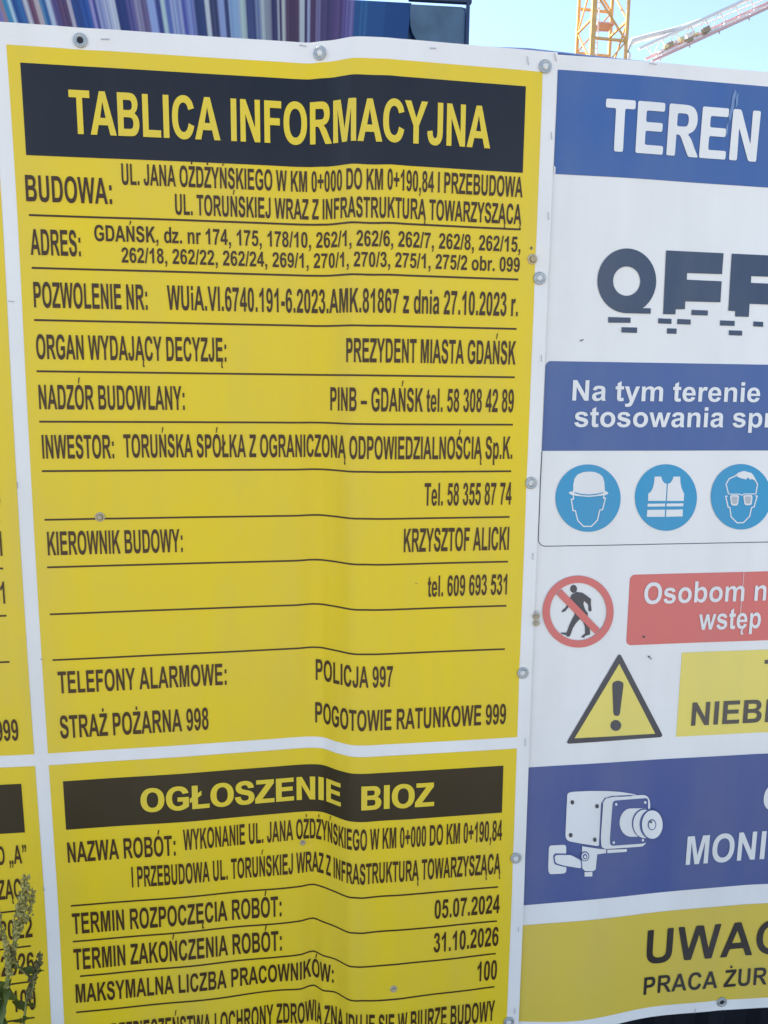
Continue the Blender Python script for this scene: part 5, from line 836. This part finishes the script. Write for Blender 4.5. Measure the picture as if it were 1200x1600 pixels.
pan['red'] = rpanel('red_caption', 'ink_red', [round_rect(.4664, SE-.02, (Z['R7']), Z['R6'], .008)])
pan['yel'] = rpanel('yellow_caption', 'ink_paleyellow', [[(.5584, Z['R10']), (SE-.02, Z['R10']), (SE-.02, Z['R9']), (.5584, Z['R9'])]])
pan['low'] = rpanel('blue_panel', 'ink_blue_lower', [[(X['V7'], Z['R12']), (SE, Z['R12']), (SE, Z['R11']), (X['V7'], Z['R11'])]])
pan['ylow'] = rpanel('yellow_panel', 'ink_lowyellow', [[(X['V7'], Z['R14']), (SE, Z['R14']), (SE, Z['R13']), (X['V7'], Z['R13'])]])
# the small nick where the blue header was printed past the hem
rpanel('print_nick', 'white_vinyl', [[(X['V6']-.0002, Z['R2']-.0001), (X['V6']+.0022, Z['R2']-.0001), (X['V6']+.0022, Z['R2']+.0085), (X['V6']+.0005, Z['R2']+.0105), (X['V6']-.0002, Z['R2']+.0105)]], 2)
rpanel('print_nick', 'ink_white', [[(.6495, 1.200), (.6502, 1.200), (.6512, Z['R6']+.0002), (.6505, Z['R6']+.0002)]], 3)
def rparent(t):
    for k, (a, b) in dict(header=('R2', 'R1'), box=('R4', 'R3'), red=('R7', 'R6'), yel=('R10', 'R9'), low=('R12', 'R11'), ylow=('R14', 'R13')).items():
        if Z[a]-.002 < t < Z[b]+.002: return pan[k]
    return RB
for st_, s0, s1, tb, cap, mm, layer, bd, ox, oy, extra, rnd in TEXTS:
    if bd in ('LA', 'LB'): smin, smax = -.77, 9
    elif bd == 'R': smin, smax = -1, SE-.02
    else: smin, smax = -1, 9
    polys = layout(st_, s0, s1, tb, cap, ox, oy, extra, rnd, smin, smax)
    poly_sheet('lettering', polys, mm, boards[bd] if bd != 'R' else rparent(tb+cap/2), layer+1, RY if bd == 'R' else 0.0, zstep=.05)
def in_pan(nm, t, s):
    return rparent(t)
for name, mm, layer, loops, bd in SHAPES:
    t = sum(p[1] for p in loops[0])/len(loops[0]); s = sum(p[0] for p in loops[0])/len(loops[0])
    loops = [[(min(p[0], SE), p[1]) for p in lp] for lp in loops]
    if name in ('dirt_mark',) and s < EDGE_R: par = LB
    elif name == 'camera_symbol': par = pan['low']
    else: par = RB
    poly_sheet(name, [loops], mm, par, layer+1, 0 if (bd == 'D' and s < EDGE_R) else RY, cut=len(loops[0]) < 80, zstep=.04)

# ------------------------------------------------------------------ eyelets, stitches, screws
def frame_at(s, t, yoff=0.0, lift=0.0):
    n = normal_at(s, t); up = Vector((0, 0, 1)); r = up.cross(n).normalized(); u = n.cross(r).normalized()
    p = Vector((s, off(s, t)+yoff, t))+n*lift
    return Matrix(((r.x, u.x, n.x, p.x), (r.y, u.y, n.y, p.y), (r.z, u.z, n.z, p.z), (0, 0, 0, 1)))
def lathe(prof, seg=28):
    bm = bmesh.new(); rings = []
    for r, z in prof: rings.append([bm.verts.new((r*math.cos(2*math.pi*j/seg), r*math.sin(2*math.pi*j/seg), z)) for j in range(seg)])
    for a, b in zip(rings, rings[1:]):
        for j in range(seg): bm.faces.new((a[j], a[(j+1) % seg], b[(j+1) % seg], b[j]))
    return bm
def mesh_of(bm, name, m, smooth=True):
    me = bpy.data.meshes.new(name); bm.to_mesh(me); bm.free(); me.materials.append(m)
    for p in me.polygons: p.use_smooth = smooth
    return me
ring_me = mesh_of(lathe([(.0094, .0002), (.0091, .0008), (.0080, .0012), (.0068, .0010), (.0061, .0005), (.0058, .0005), (.0054, .0010), (.0049, .0012), (.0045, .0008), (.0043, .0002)], 32), 'eyelet', M_STEEL)
bm = bmesh.new(); bmesh.ops.create_circle(bm, cap_ends=True, segments=20, radius=.0046)
hole_me = mesh_of(bm, 'eyelet_hole', M_HOLE, False)
for v in ring_me.vertices: v.co *= .92
bm = lathe([(.0042, .0002), (.0040, .0008), (.0028, .0014), (.0, .0016)], 20)
bolt_me = mesh_of(bm, 'bolt_head', mat('pale_bolt', (.74, .74, .72), rough=.7, noise=.3, nscale=400))
for k, (s, t) in enumerate(EYELETS):
    right = k == 8
    par = RB if right else LB; yo = RY if right else 0
    M = frame_at(s, t, yo, LAYER*4)
    o = link('eyelet', ring_me, None, par); o.matrix_world = M @ Matrix.Rotation(k*.7, 4, 'Z')
    h = link('eyelet_hole', hole_me, None, o); h.location = (0, 0, .0002)
    if k not in (0, 8):
        b_ = link('bolt_head', bolt_me, None, o); b_.location = (.0003, -.0002, .0003)
for s, t in ((-.60, 1.9687), (.62, 1.958), (.92, 1.958), (-.30, .51), (0.0, .512), (-.6, .511)):
    par = RB if s > .32 else LB
    o = link('eyelet', ring_me, None, par); o.matrix_world = frame_at(s, t, RY if s > .32 else 0, LAYER*4) if t < 1 or s < .32 else frame_at(s, t+.4, RY, -.2)
    if t > 1 and s > .32: bpy.data.objects.remove(o); continue
    h = link('eyelet_hole', hole_me, None, o); h.location = (0, 0, .0002)
for a, b, c, d in STITCHES:
    right = a > .325; yo = RY if right else 0
    pts = []
    for k in range(5):
        u = k/4; s, t = a+(c-a)*u, b+(d-b)*u
        n = normal_at(s, t); pts.append(Vector((s+.0003*math.sin(k*2.1), off(s, t)+yo, t))+n*(LAYER*4+.0003*math.sin(math.pi*u)))
    finish(tube_mesh(pts, .00042, 6), 'stitch', M_THREAD, RB if right else LB, smooth=True)
scr_labels = ['tan screw head through the blank yellow row above the site manager line', 'rusty tan screw head beside the address lines near the right edge of the yellow board',
 'upper of the two tan screw heads on the banner seam left of the prohibition sign', 'lower of the two tan screw heads on the banner seam left of the prohibition sign',
 'small tan screw head under the first work name line of the lower yellow board', 'small tan screw head below the number 100 row on the lower yellow board']
scr_r = [.0058, .0062, .0052, .0048, .0038, .0048]
for k, (s, t) in enumerate(SCREWS):
    th_ = thing('screw', scr_labels[k], 'screw', 'screws through the banners'); th_.matrix_world = frame_at(s, t, 0, LAYER*3)
    r = scr_r[k]
    bm = lathe([(r*1.15, 0), (r*1.12, r*.12), (r*.8, r*.2)], 20)
    o = finish(bm, 'washer', mat('tan_washer', (.62, .52, .36), rough=.8, noise=.4, nscale=700), th_, smooth=True)
    bm = bmesh.new(); q = bmesh.ops.create_cone(bm, cap_ends=True, segments=6, radius1=r*.72, radius2=r*.62, depth=r*.6)
    bmesh.ops.transform(bm, matrix=Matrix.Translation((0, 0, r*.45)) @ Matrix.Rotation(k*.6, 4, 'Z'), verts=q['verts'])
    finish(bm, 'screw_head', M_SCREW, th_)

# ================================================================== TALL BLUE CABIN BEHIND THE FENCE
YC = 3.0
cab = thing('advertising_cabin', 'tall glossy blue cabin with a print of streaky vertical stripes, standing behind the fence', 'cabin', loc=(0, YC, 0))
M_CAB = mat('cabin_blue', (.012, .05, .17), rough=.22, spec=.5, noise=.25, nscale=2.0)
XR, ZT = CAB['right'], CAB['top']
XL = -4.2
bm = bmesh.new(); box_bm(bm, ((XL+XR)/2, 1.25, ZT/2+.1), (XR-XL, 2.44, ZT-.2)); finish(bm, 'body', M_CAB, cab, bevel=.03)
# printed stripes fanning upwards; colour comes from the print itself
bm = bmesh.new(); me = bpy.data.meshes.new('striped_print')
V = []; Fc = []; Cc = []
ax, az = CAB['apex']
def fan(x, z): return ax+(x-ax)*(z-az)/(CAB['z_mid']-az)
rnd = random.Random(3)
def albedo(c, k=1.0): 
    l = srgb(*c); w_ = srgb(226, 226, 238)
    return tuple(min(.8, l[i]/w_[i]*.78*k) for i in range(3))
zs = [1.2, 2.2, 2.9, 3.28, ZT-.02]
edges = []
for a, b, r_, g_, b_ in PRINT:
    wd = b-a; q = min(.2*wd, .006)
    for x in (a+q, b-q): edges.append((x, albedo((r_, g_, b_))))
    nf = int(wd/.009)
    if nf > 1 and a < .2:
        mid = []
        for kk in range(1, nf):
            f_ = rnd.choice((.8, .9, 1, 1, 1.1, 1.25)); mid.append((a+q+(b-a-2*q)*kk/nf, albedo((min(250, r_*f_*.96), min(250, g_*f_), min(250, b_*(.5+.5*f_))))))
        edges[-1:-1] = mid
edges = [e for e in edges if fan(e[0], ZT) > XL+.05]
for x, c in edges:
    for z in zs:
        V.append((max(XL+.02, fan(x, z)), 0, z)); Cc.append(c)
n = len(zs)
for i in range(len(edges)-1):
    for j in range(n-1): Fc.append((i*n+j, (i+1)*n+j, (i+1)*n+j+1, i*n+j+1))
me.from_pydata([(v[0], -.004, v[2]) for v in V], [], Fc)
ca = me.color_attributes.new('print', 'FLOAT_COLOR', 'POINT')
for k, c in enumerate(Cc): ca.data[k].color = (*c, 1)
link('striped_print', me, mat('stripe_print', (.5, .5, .5), rough=.3, spec=.35, attr='print'), cab)
# grey translucent-looking side panel in a dark blue frame with rounded corner
pts = CAB['grey']
bm = bmesh.new()
x0 = pts[0][0]; zt = pts[0][1]; x1 = XR-.022
out = [(x0, zt-.012)]+[(p[0], p[1]) for p in pts[1:4]]+[(pts[3][0]+.02, 2.9), (pts[3][0]+.03, 1.3), (x1, 1.3), (x1, zt-.03), (x1-.012, zt-.014)]
f = bm.faces.new([bm.verts.new((p[0], 0, p[1])) for p in out])
bmesh.ops.recalc_face_normals(bm, faces=bm.faces[:])
r = bmesh.ops.extrude_face_region(bm, geom=[f]); bmesh.ops.translate(bm, verts=[v for v in r['geom'] if isinstance(v, bmesh.types.BMVert)], vec=(0, -.008, 0))
finish(bm, 'grey_panel', mat('grey_blue_panel', (.10, .17, .26), rough=.4, spec=.4, noise=.35, nscale=9), cab)
bm = bmesh.new(); box_bm(bm, ((x0+XR)/2, -.012, ZT-.006), (XR-x0+.02, .03, .014)); finish(bm, 'frame_edge', mat('frame_navy', (.02, .04, .10), rough=.3), cab, bevel=.004)
bm = bmesh.new(); box_bm(bm, (XR-.008, -.012, ZT/2+.1), (.018, .03, ZT-.22)); finish(bm, 'frame_edge', MATS['frame_navy'], cab, bevel=.005)
for zz in (3.02, 2.2, 1.4):
    bm = bmesh.new(); box_bm(bm, (x0+.15, -.014, zz), (.28, .008, .006)); finish(bm, 'panel_joint', MATS['frame_navy'], cab)
for xx in (XL+.3, XR-.3):
    for yy in (.3, 2.2):
        bm = bmesh.new(); box_bm(bm, (xx, yy, .11), (.3, .3, .22)); finish(bm, 'support_block', MATS['concrete_block'], cab, bevel=.01)

# ================================================================== CRANES
M_OR = mat('crane_orange', (.90, .50, .16), rough=.45, noise=.2, nscale=3)
M_PK = mat('crane_white', (.82, .78, .76), rough=.4)
M_RD = mat('crane_pale_red', (.74, .45, .42), rough=.5)
cx, cy, R_ = 16.26, 45.0, 1.45
tc = thing('tower_crane', 'orange yellow lattice mast of a tower crane rising behind the banners', 'crane', loc=(cx, cy, 0))
ang = [math.radians(-109.9+90*k) for k in range(4)]      # the corner nearest the camera sits left of centre
view = math.atan2(cx, cy+1.05)
cor = [(R_*math.cos(a-view+math.pi*0), R_*math.sin(a-view)) for a in ang]
SEC = 2.35; z0 = 20.63-SEC*8; 
H = z0+SEC*18
for k, (x, y) in enumerate(cor): beam((x, y, 0), (x, y, H), .26 if k == 0 else .16, 'chord', M_OR, tc)
for s in range(-1, 18):
    za = max(0, z0+s*SEC); zb = z0+(s+1)*SEC
    if zb < 10 and s % 2: continue
    for k in range(4):
        a, b = cor[k], cor[(k+1) % 4]; dz = (k % 2)*SEC*.45
        beam((*a, zb+dz), (*b, zb+dz), .12, 'strut', M_OR, tc)
        p, q = ((*a, za+dz), (*b, zb+dz)) if (s+k) % 2 else ((*b, za+dz), (*a, zb+dz))
        beam(p, q, .085, 'diagonal_brace', M_OR, tc)
lad = [(cor[1][0]*.25+cor[3][0]*.1-.1, cor[1][1]*.3), (cor[1][0]*.25+cor[3][0]*.1+.3, cor[1][1]*.3)]
ladder_x = -.55
for dx in (-.2, .2): beam((ladder_x+dx, -.35, 0), (ladder_x+dx, -.35, H), .06, 'ladder_rail', M_PK, tc)
for z in range(60, 86): beam((ladder_x-.2, -.35, z*.3), (ladder_x+.2, -.35, z*.3), .05, 'ladder_rung', M_PK, tc)
for zz in (21.75, 26.5, 31):
    bm = bmesh.new(); box_bm(bm, (.1, .1, zz), (1.0, 1.0, .08)); finish(bm, 'landing', M_RD, tc)
bm = bmesh.new(); box_bm(bm, (0, 0, H+.6), (2.6, 2.6, 1.2)); finish(bm, 'slewing_unit', M_OR, tc, bevel=.1)
bm = bmesh.new(); box_bm(bm, (0, 0, .4), (4.5, 4.5, .8)); finish(bm, 'base_block', MATS['concrete_block'], tc, bevel=.05)

# luffing crane further back
lc = thing('luffing_crane', 'pale luffing crane jib slanting up to the right beyond the banners', 'crane', loc=(0, 60, 0))
P0 = Vector((26.0, 0, 26.1)); P1 = Vector((34.6, -.6, 30.0)); dr = (P1-P0).normalized(); L = 34
upv = Vector((-dr.z, 0, dr.x)).normalized(); sd_ = dr.cross(upv).normalized()
ca_, cb_, cc_ = P0+sd_*.55, P0-sd_*.35+upv*.5, P0+upv*1.3-dr*.4
for p, m_ in ((ca_, M_RD), (cb_, M_RD), (cc_, M_PK)): beam(p-dr*.6, p+dr*L, .2 if m_ is M_PK else .17, 'chord', m_, lc)
st_ = 1.2; nseg = int(L/st_)
for k in range(nseg):
    a = k*st_; b = a+st_
    beam(cb_+dr*a, cc_+dr*a, .07, 'jib_post', M_PK, lc); beam(cb_+dr*a, cc_+dr*b, .045, 'lattice_bar', M_PK, lc)
    beam(ca_+dr*a, cb_+dr*b, .08, 'lattice_bar', M_RD if k % 2 else M_PK, lc); beam(ca_+dr*b, cb_+dr*b, .07, 'lattice_bar', M_PK, lc)
    if k % 2 == 0: beam(ca_+dr*a-upv*.25, ca_+dr*a+upv*.1, .07, 'walkway_bracket', M_RD, lc)
bm = bmesh.new(); Q = Matrix((dr, sd_, upv)).transposed()
box_bm(bm, P0+dr*(L/2)+upv*.2, (L, .5, .2), Q); finish(bm, 'walkway', M_PK, lc)
for k in range(9):
    p = P0+dr*(.6+k*.42)+sd_*rnd.uniform(-.5, .5)+upv*rnd.uniform(.25, .85)
    bm = bmesh.new(); box_bm(bm, p, (rnd.uniform(.25, .6), rnd.uniform(.2, .5), rnd.uniform(.15, .4)), Q)
    finish(bm, 'winch_part', (M_PK, mat('winch_yellow', (.80, .66, .35), rough=.5), mat('winch_dark', (.38, .30, .20), rough=.6))[k % 3], lc, bevel=.03)
finish(tube_mesh([(23.75, 0, 24.0), (23.7, 0, 26.4), (23.66, 0, 27.0), (23.95, 0, 27.35), (25.07, 0, 27.72), (27.4, 0, 28.42), (29.82, 0, 29.30), (33.12, 0, 30.75), (44, 0, 35.4)], [.26, .26, .26, .25, .2, .13, .10, .08, .08], 10), 'pendant_line', M_PK, lc, smooth=True)
finish(tube_mesh([(25.07, .3, 27.55), (29.82, .3, 29.05), (33.12, .3, 30.4), (44, .3, 34.9)], .05, 6), 'pendant_line', M_PK, lc, smooth=True)
tb0 = Vector((24.6, 0, 0))
for dx in (-.9, .9):
    for dy in (-.9, .9): beam((24.9+dx, dy, 0), (24.9+dx, dy, 24.4), .2, 'mast_chord', M_PK, lc)
for k in range(12):
    z = k*2.1
    for s in (-1, 1):
        beam((24.9-.9*s, -.9, z), (24.9+.9*s, -.9, z+2.1), .1, 'mast_brace', M_PK, lc); beam((24.9-.9*s, .9, z), (24.9+.9*s, .9, z+2.1), .1, 'mast_brace', M_PK, lc)
        beam((24.9-.9, .9*s, z), (24.9-.9, -.9*s, z+2.1), .1, 'mast_brace', M_PK, lc)
bm = bmesh.new(); box_bm(bm, (25.0, 0, 24.8), (3.0, 2.2, .8)); finish(bm, 'slewing_unit', M_PK, lc, bevel=.1)

# ================================================================== WEEDS
M_LEAF = mat('weed_leaf', (.105, .135, .016), rough=.55, noise=.45, nscale=60)
M_STEM = mat('weed_stem', (.22, .23, .06), rough=.6)
M_SEED = mat('weed_seed', (.46, .40, .12), rough=.8, noise=.6, nscale=260)
M_SEED2 = mat('dark_weed_seed', (.17, .14, .05), rough=.8, noise=.6, nscale=260)
def leaf_mesh(L, W, droop):
    bm = bmesh.new(); n = 7; rows = []
    for i in range(n+1):
        u = i/n; wd = W*(math.sin(math.pi*min(1, u*1.0)**.75)*(1 if i % 2 == 0 else .8)) if 0 < i < n else .0004
        z = -droop*u*u*L; x = u*L
        rows.append([bm.verts.new((x, -wd, z+wd*.35)), bm.verts.new((x, 0, z)), bm.verts.new((x, wd, z+wd*.35))])
    for a, b in zip(rows, rows[1:]):
        bm.faces.new((a[0], a[1], b[1], b[0])); bm.faces.new((a[1], a[2], b[2], b[1]))
    me = bpy.data.meshes.new('leaf'); bm.to_mesh(me); bm.free(); me.materials.append(M_LEAF)
    for p in me.polygons: p.use_smooth = True
    return me
LEAVES = [leaf_mesh(.05, .013, .35), leaf_mesh(.038, .010, .6), leaf_mesh(.028, .006, .15), leaf_mesh(.065, .020, .5)]
def spike_bm(bm, path, rad, count, r):
    """seed clusters crowded round a shoot"""
    for k in range(count):
        u = r.random(); i = min(int(u*(len(path)-1)), len(path)-2); f = u*(len(path)-1)-i
        p = Vector(path[i]).lerp(Vector(path[i+1]), f)
        taper = math.sin(math.pi*min(1, .15+.85*(1-u)))*.7+.3
        a = r.random()*6.283; q = rad*taper*r.random()**.5
        c = p+Vector((math.cos(a)*q, math.sin(a)*q*.8, r.uniform(-.006, .006)))
        s = r.uniform(.0009, .0021)
        if k % 3 == 0:
            w_ = s*2.2; v = [bm.verts.new(q_) for q_ in ((0, -w_, 0), (w_*.45, 0, .0004), (0, w_*1.3, .001), (-w_*.45, 0, .0004))]; bm.faces.new(v)
        elif s > .0017: v = bmesh.ops.create_icosphere(bm, subdivisions=1, radius=s)['verts']
        else: v = bmesh.ops.create_cube(bm, size=s*1.4)['verts']
        bmesh.ops.transform(bm, matrix=Matrix.Translation(c) @ Matrix.Rotation(r.random()*3, 4, (r.random(), r.random(), .5)) @ Matrix.Diagonal((1, 1, r.uniform(1, 1.7), 1)), verts=v)
def weed(path, label, seed, spike_from, rad, seeds, nleaf, branches, leafscale=1.0, top=.9, sm=None):
    r = random.Random(seed); base = Vector(path[0])
    t = thing('weed_plant', label, 'weed', 'weeds along the foot of the fence', loc=base)
    P = [Vector(p)-base for p in path]
    n = len(P); rad_ = [.0034-.0026*k/(n-1) for k in range(n)]
    finish(tube_mesh(P, rad_, 7), 'stem', M_STEM, t, smooth=True)
    bm = bmesh.new(); spike_bm(bm, P[spike_from:], rad, seeds, r)
    for bi in range(branches):
        k = max(1, min(n-2, spike_from-2+r.randrange(3))); p = P[k].lerp(P[k+1], r.random()) if k+1 < n else P[k]
        a = r.uniform(0, 6.28); ln = r.uniform(.035, .08)
        q = [p, p+Vector((math.cos(a)*ln*.35, math.sin(a)*ln*.25, ln*.45)), p+Vector((math.cos(a)*ln*.5, math.sin(a)*ln*.35, ln))]
        finish(tube_mesh(q, [.0014, .001, .0005], 5), 'side_shoot', M_STEM, t, smooth=True)
        spike_bm(bm, q, rad*.55, int(seeds*.3), r)
    o = finish(bm, 'seed_head', sm or M_SEED, t, smooth=False); o['kind'] = 'stuff'
    for k in range(nleaf):
        u = r.uniform(.12, top)*(n-1); i = int(u); p = P[i].lerp(P[min(i+1, n-1)], u-i)
        l = link('leaf', LEAVES[r.randrange(4)], None, t)
        a = k*2.4+r.uniform(-.4, .4)
        sc = leafscale*r.uniform(.7, 1.15)*(1.15-.5*u/(n-1))
        l.location = p; l.rotation_euler = (r.uniform(-.4, .4), r.uniform(-.7, .3), a); l.scale = (sc, sc, sc)
    return t
W1 = [(-.475, -.15, 0), (-.468, -.145, .25), (-.455, -.14, .5), (-.435, -.135, .66), (-.418, -.132, .745), (-.403, -.13, .80), (-.393, -.13, .845), (-.386, -.13, .875), (-.379, -.13, .912)]
weed(W1, 'tall weed with a pale seed spike reaching over the left yellow board', 11, 5, .0074, 290, 22, 3, .75, .6)
W2 = [(-.36, -.17, 0), (-.372, -.16, .25), (-.388, -.15, .48), (-.398, -.14, .62), (-.396, -.135, .69), (-.388, -.132, .74), (-.376, -.13, .772), (-.368, -.13, .797)]
weed(W2, 'shorter dark weed at the bottom of the left yellow board, right of the tall one', 5, 5, .0046, 120, 26, 3, .36, .9, M_SEED2)
W3 = [(-.50, -.16, 0), (-.49, -.15, .3), (-.475, -.145, .5), (-.455, -.14, .62), (-.44, -.14, .70), (-.432, -.138, .745), (-.428, -.136, .775)]
weed(W3, 'leafy weed at the very left edge of the photo below the tall seed spike', 21, 4, .006, 110, 30, 4, .8, .9)
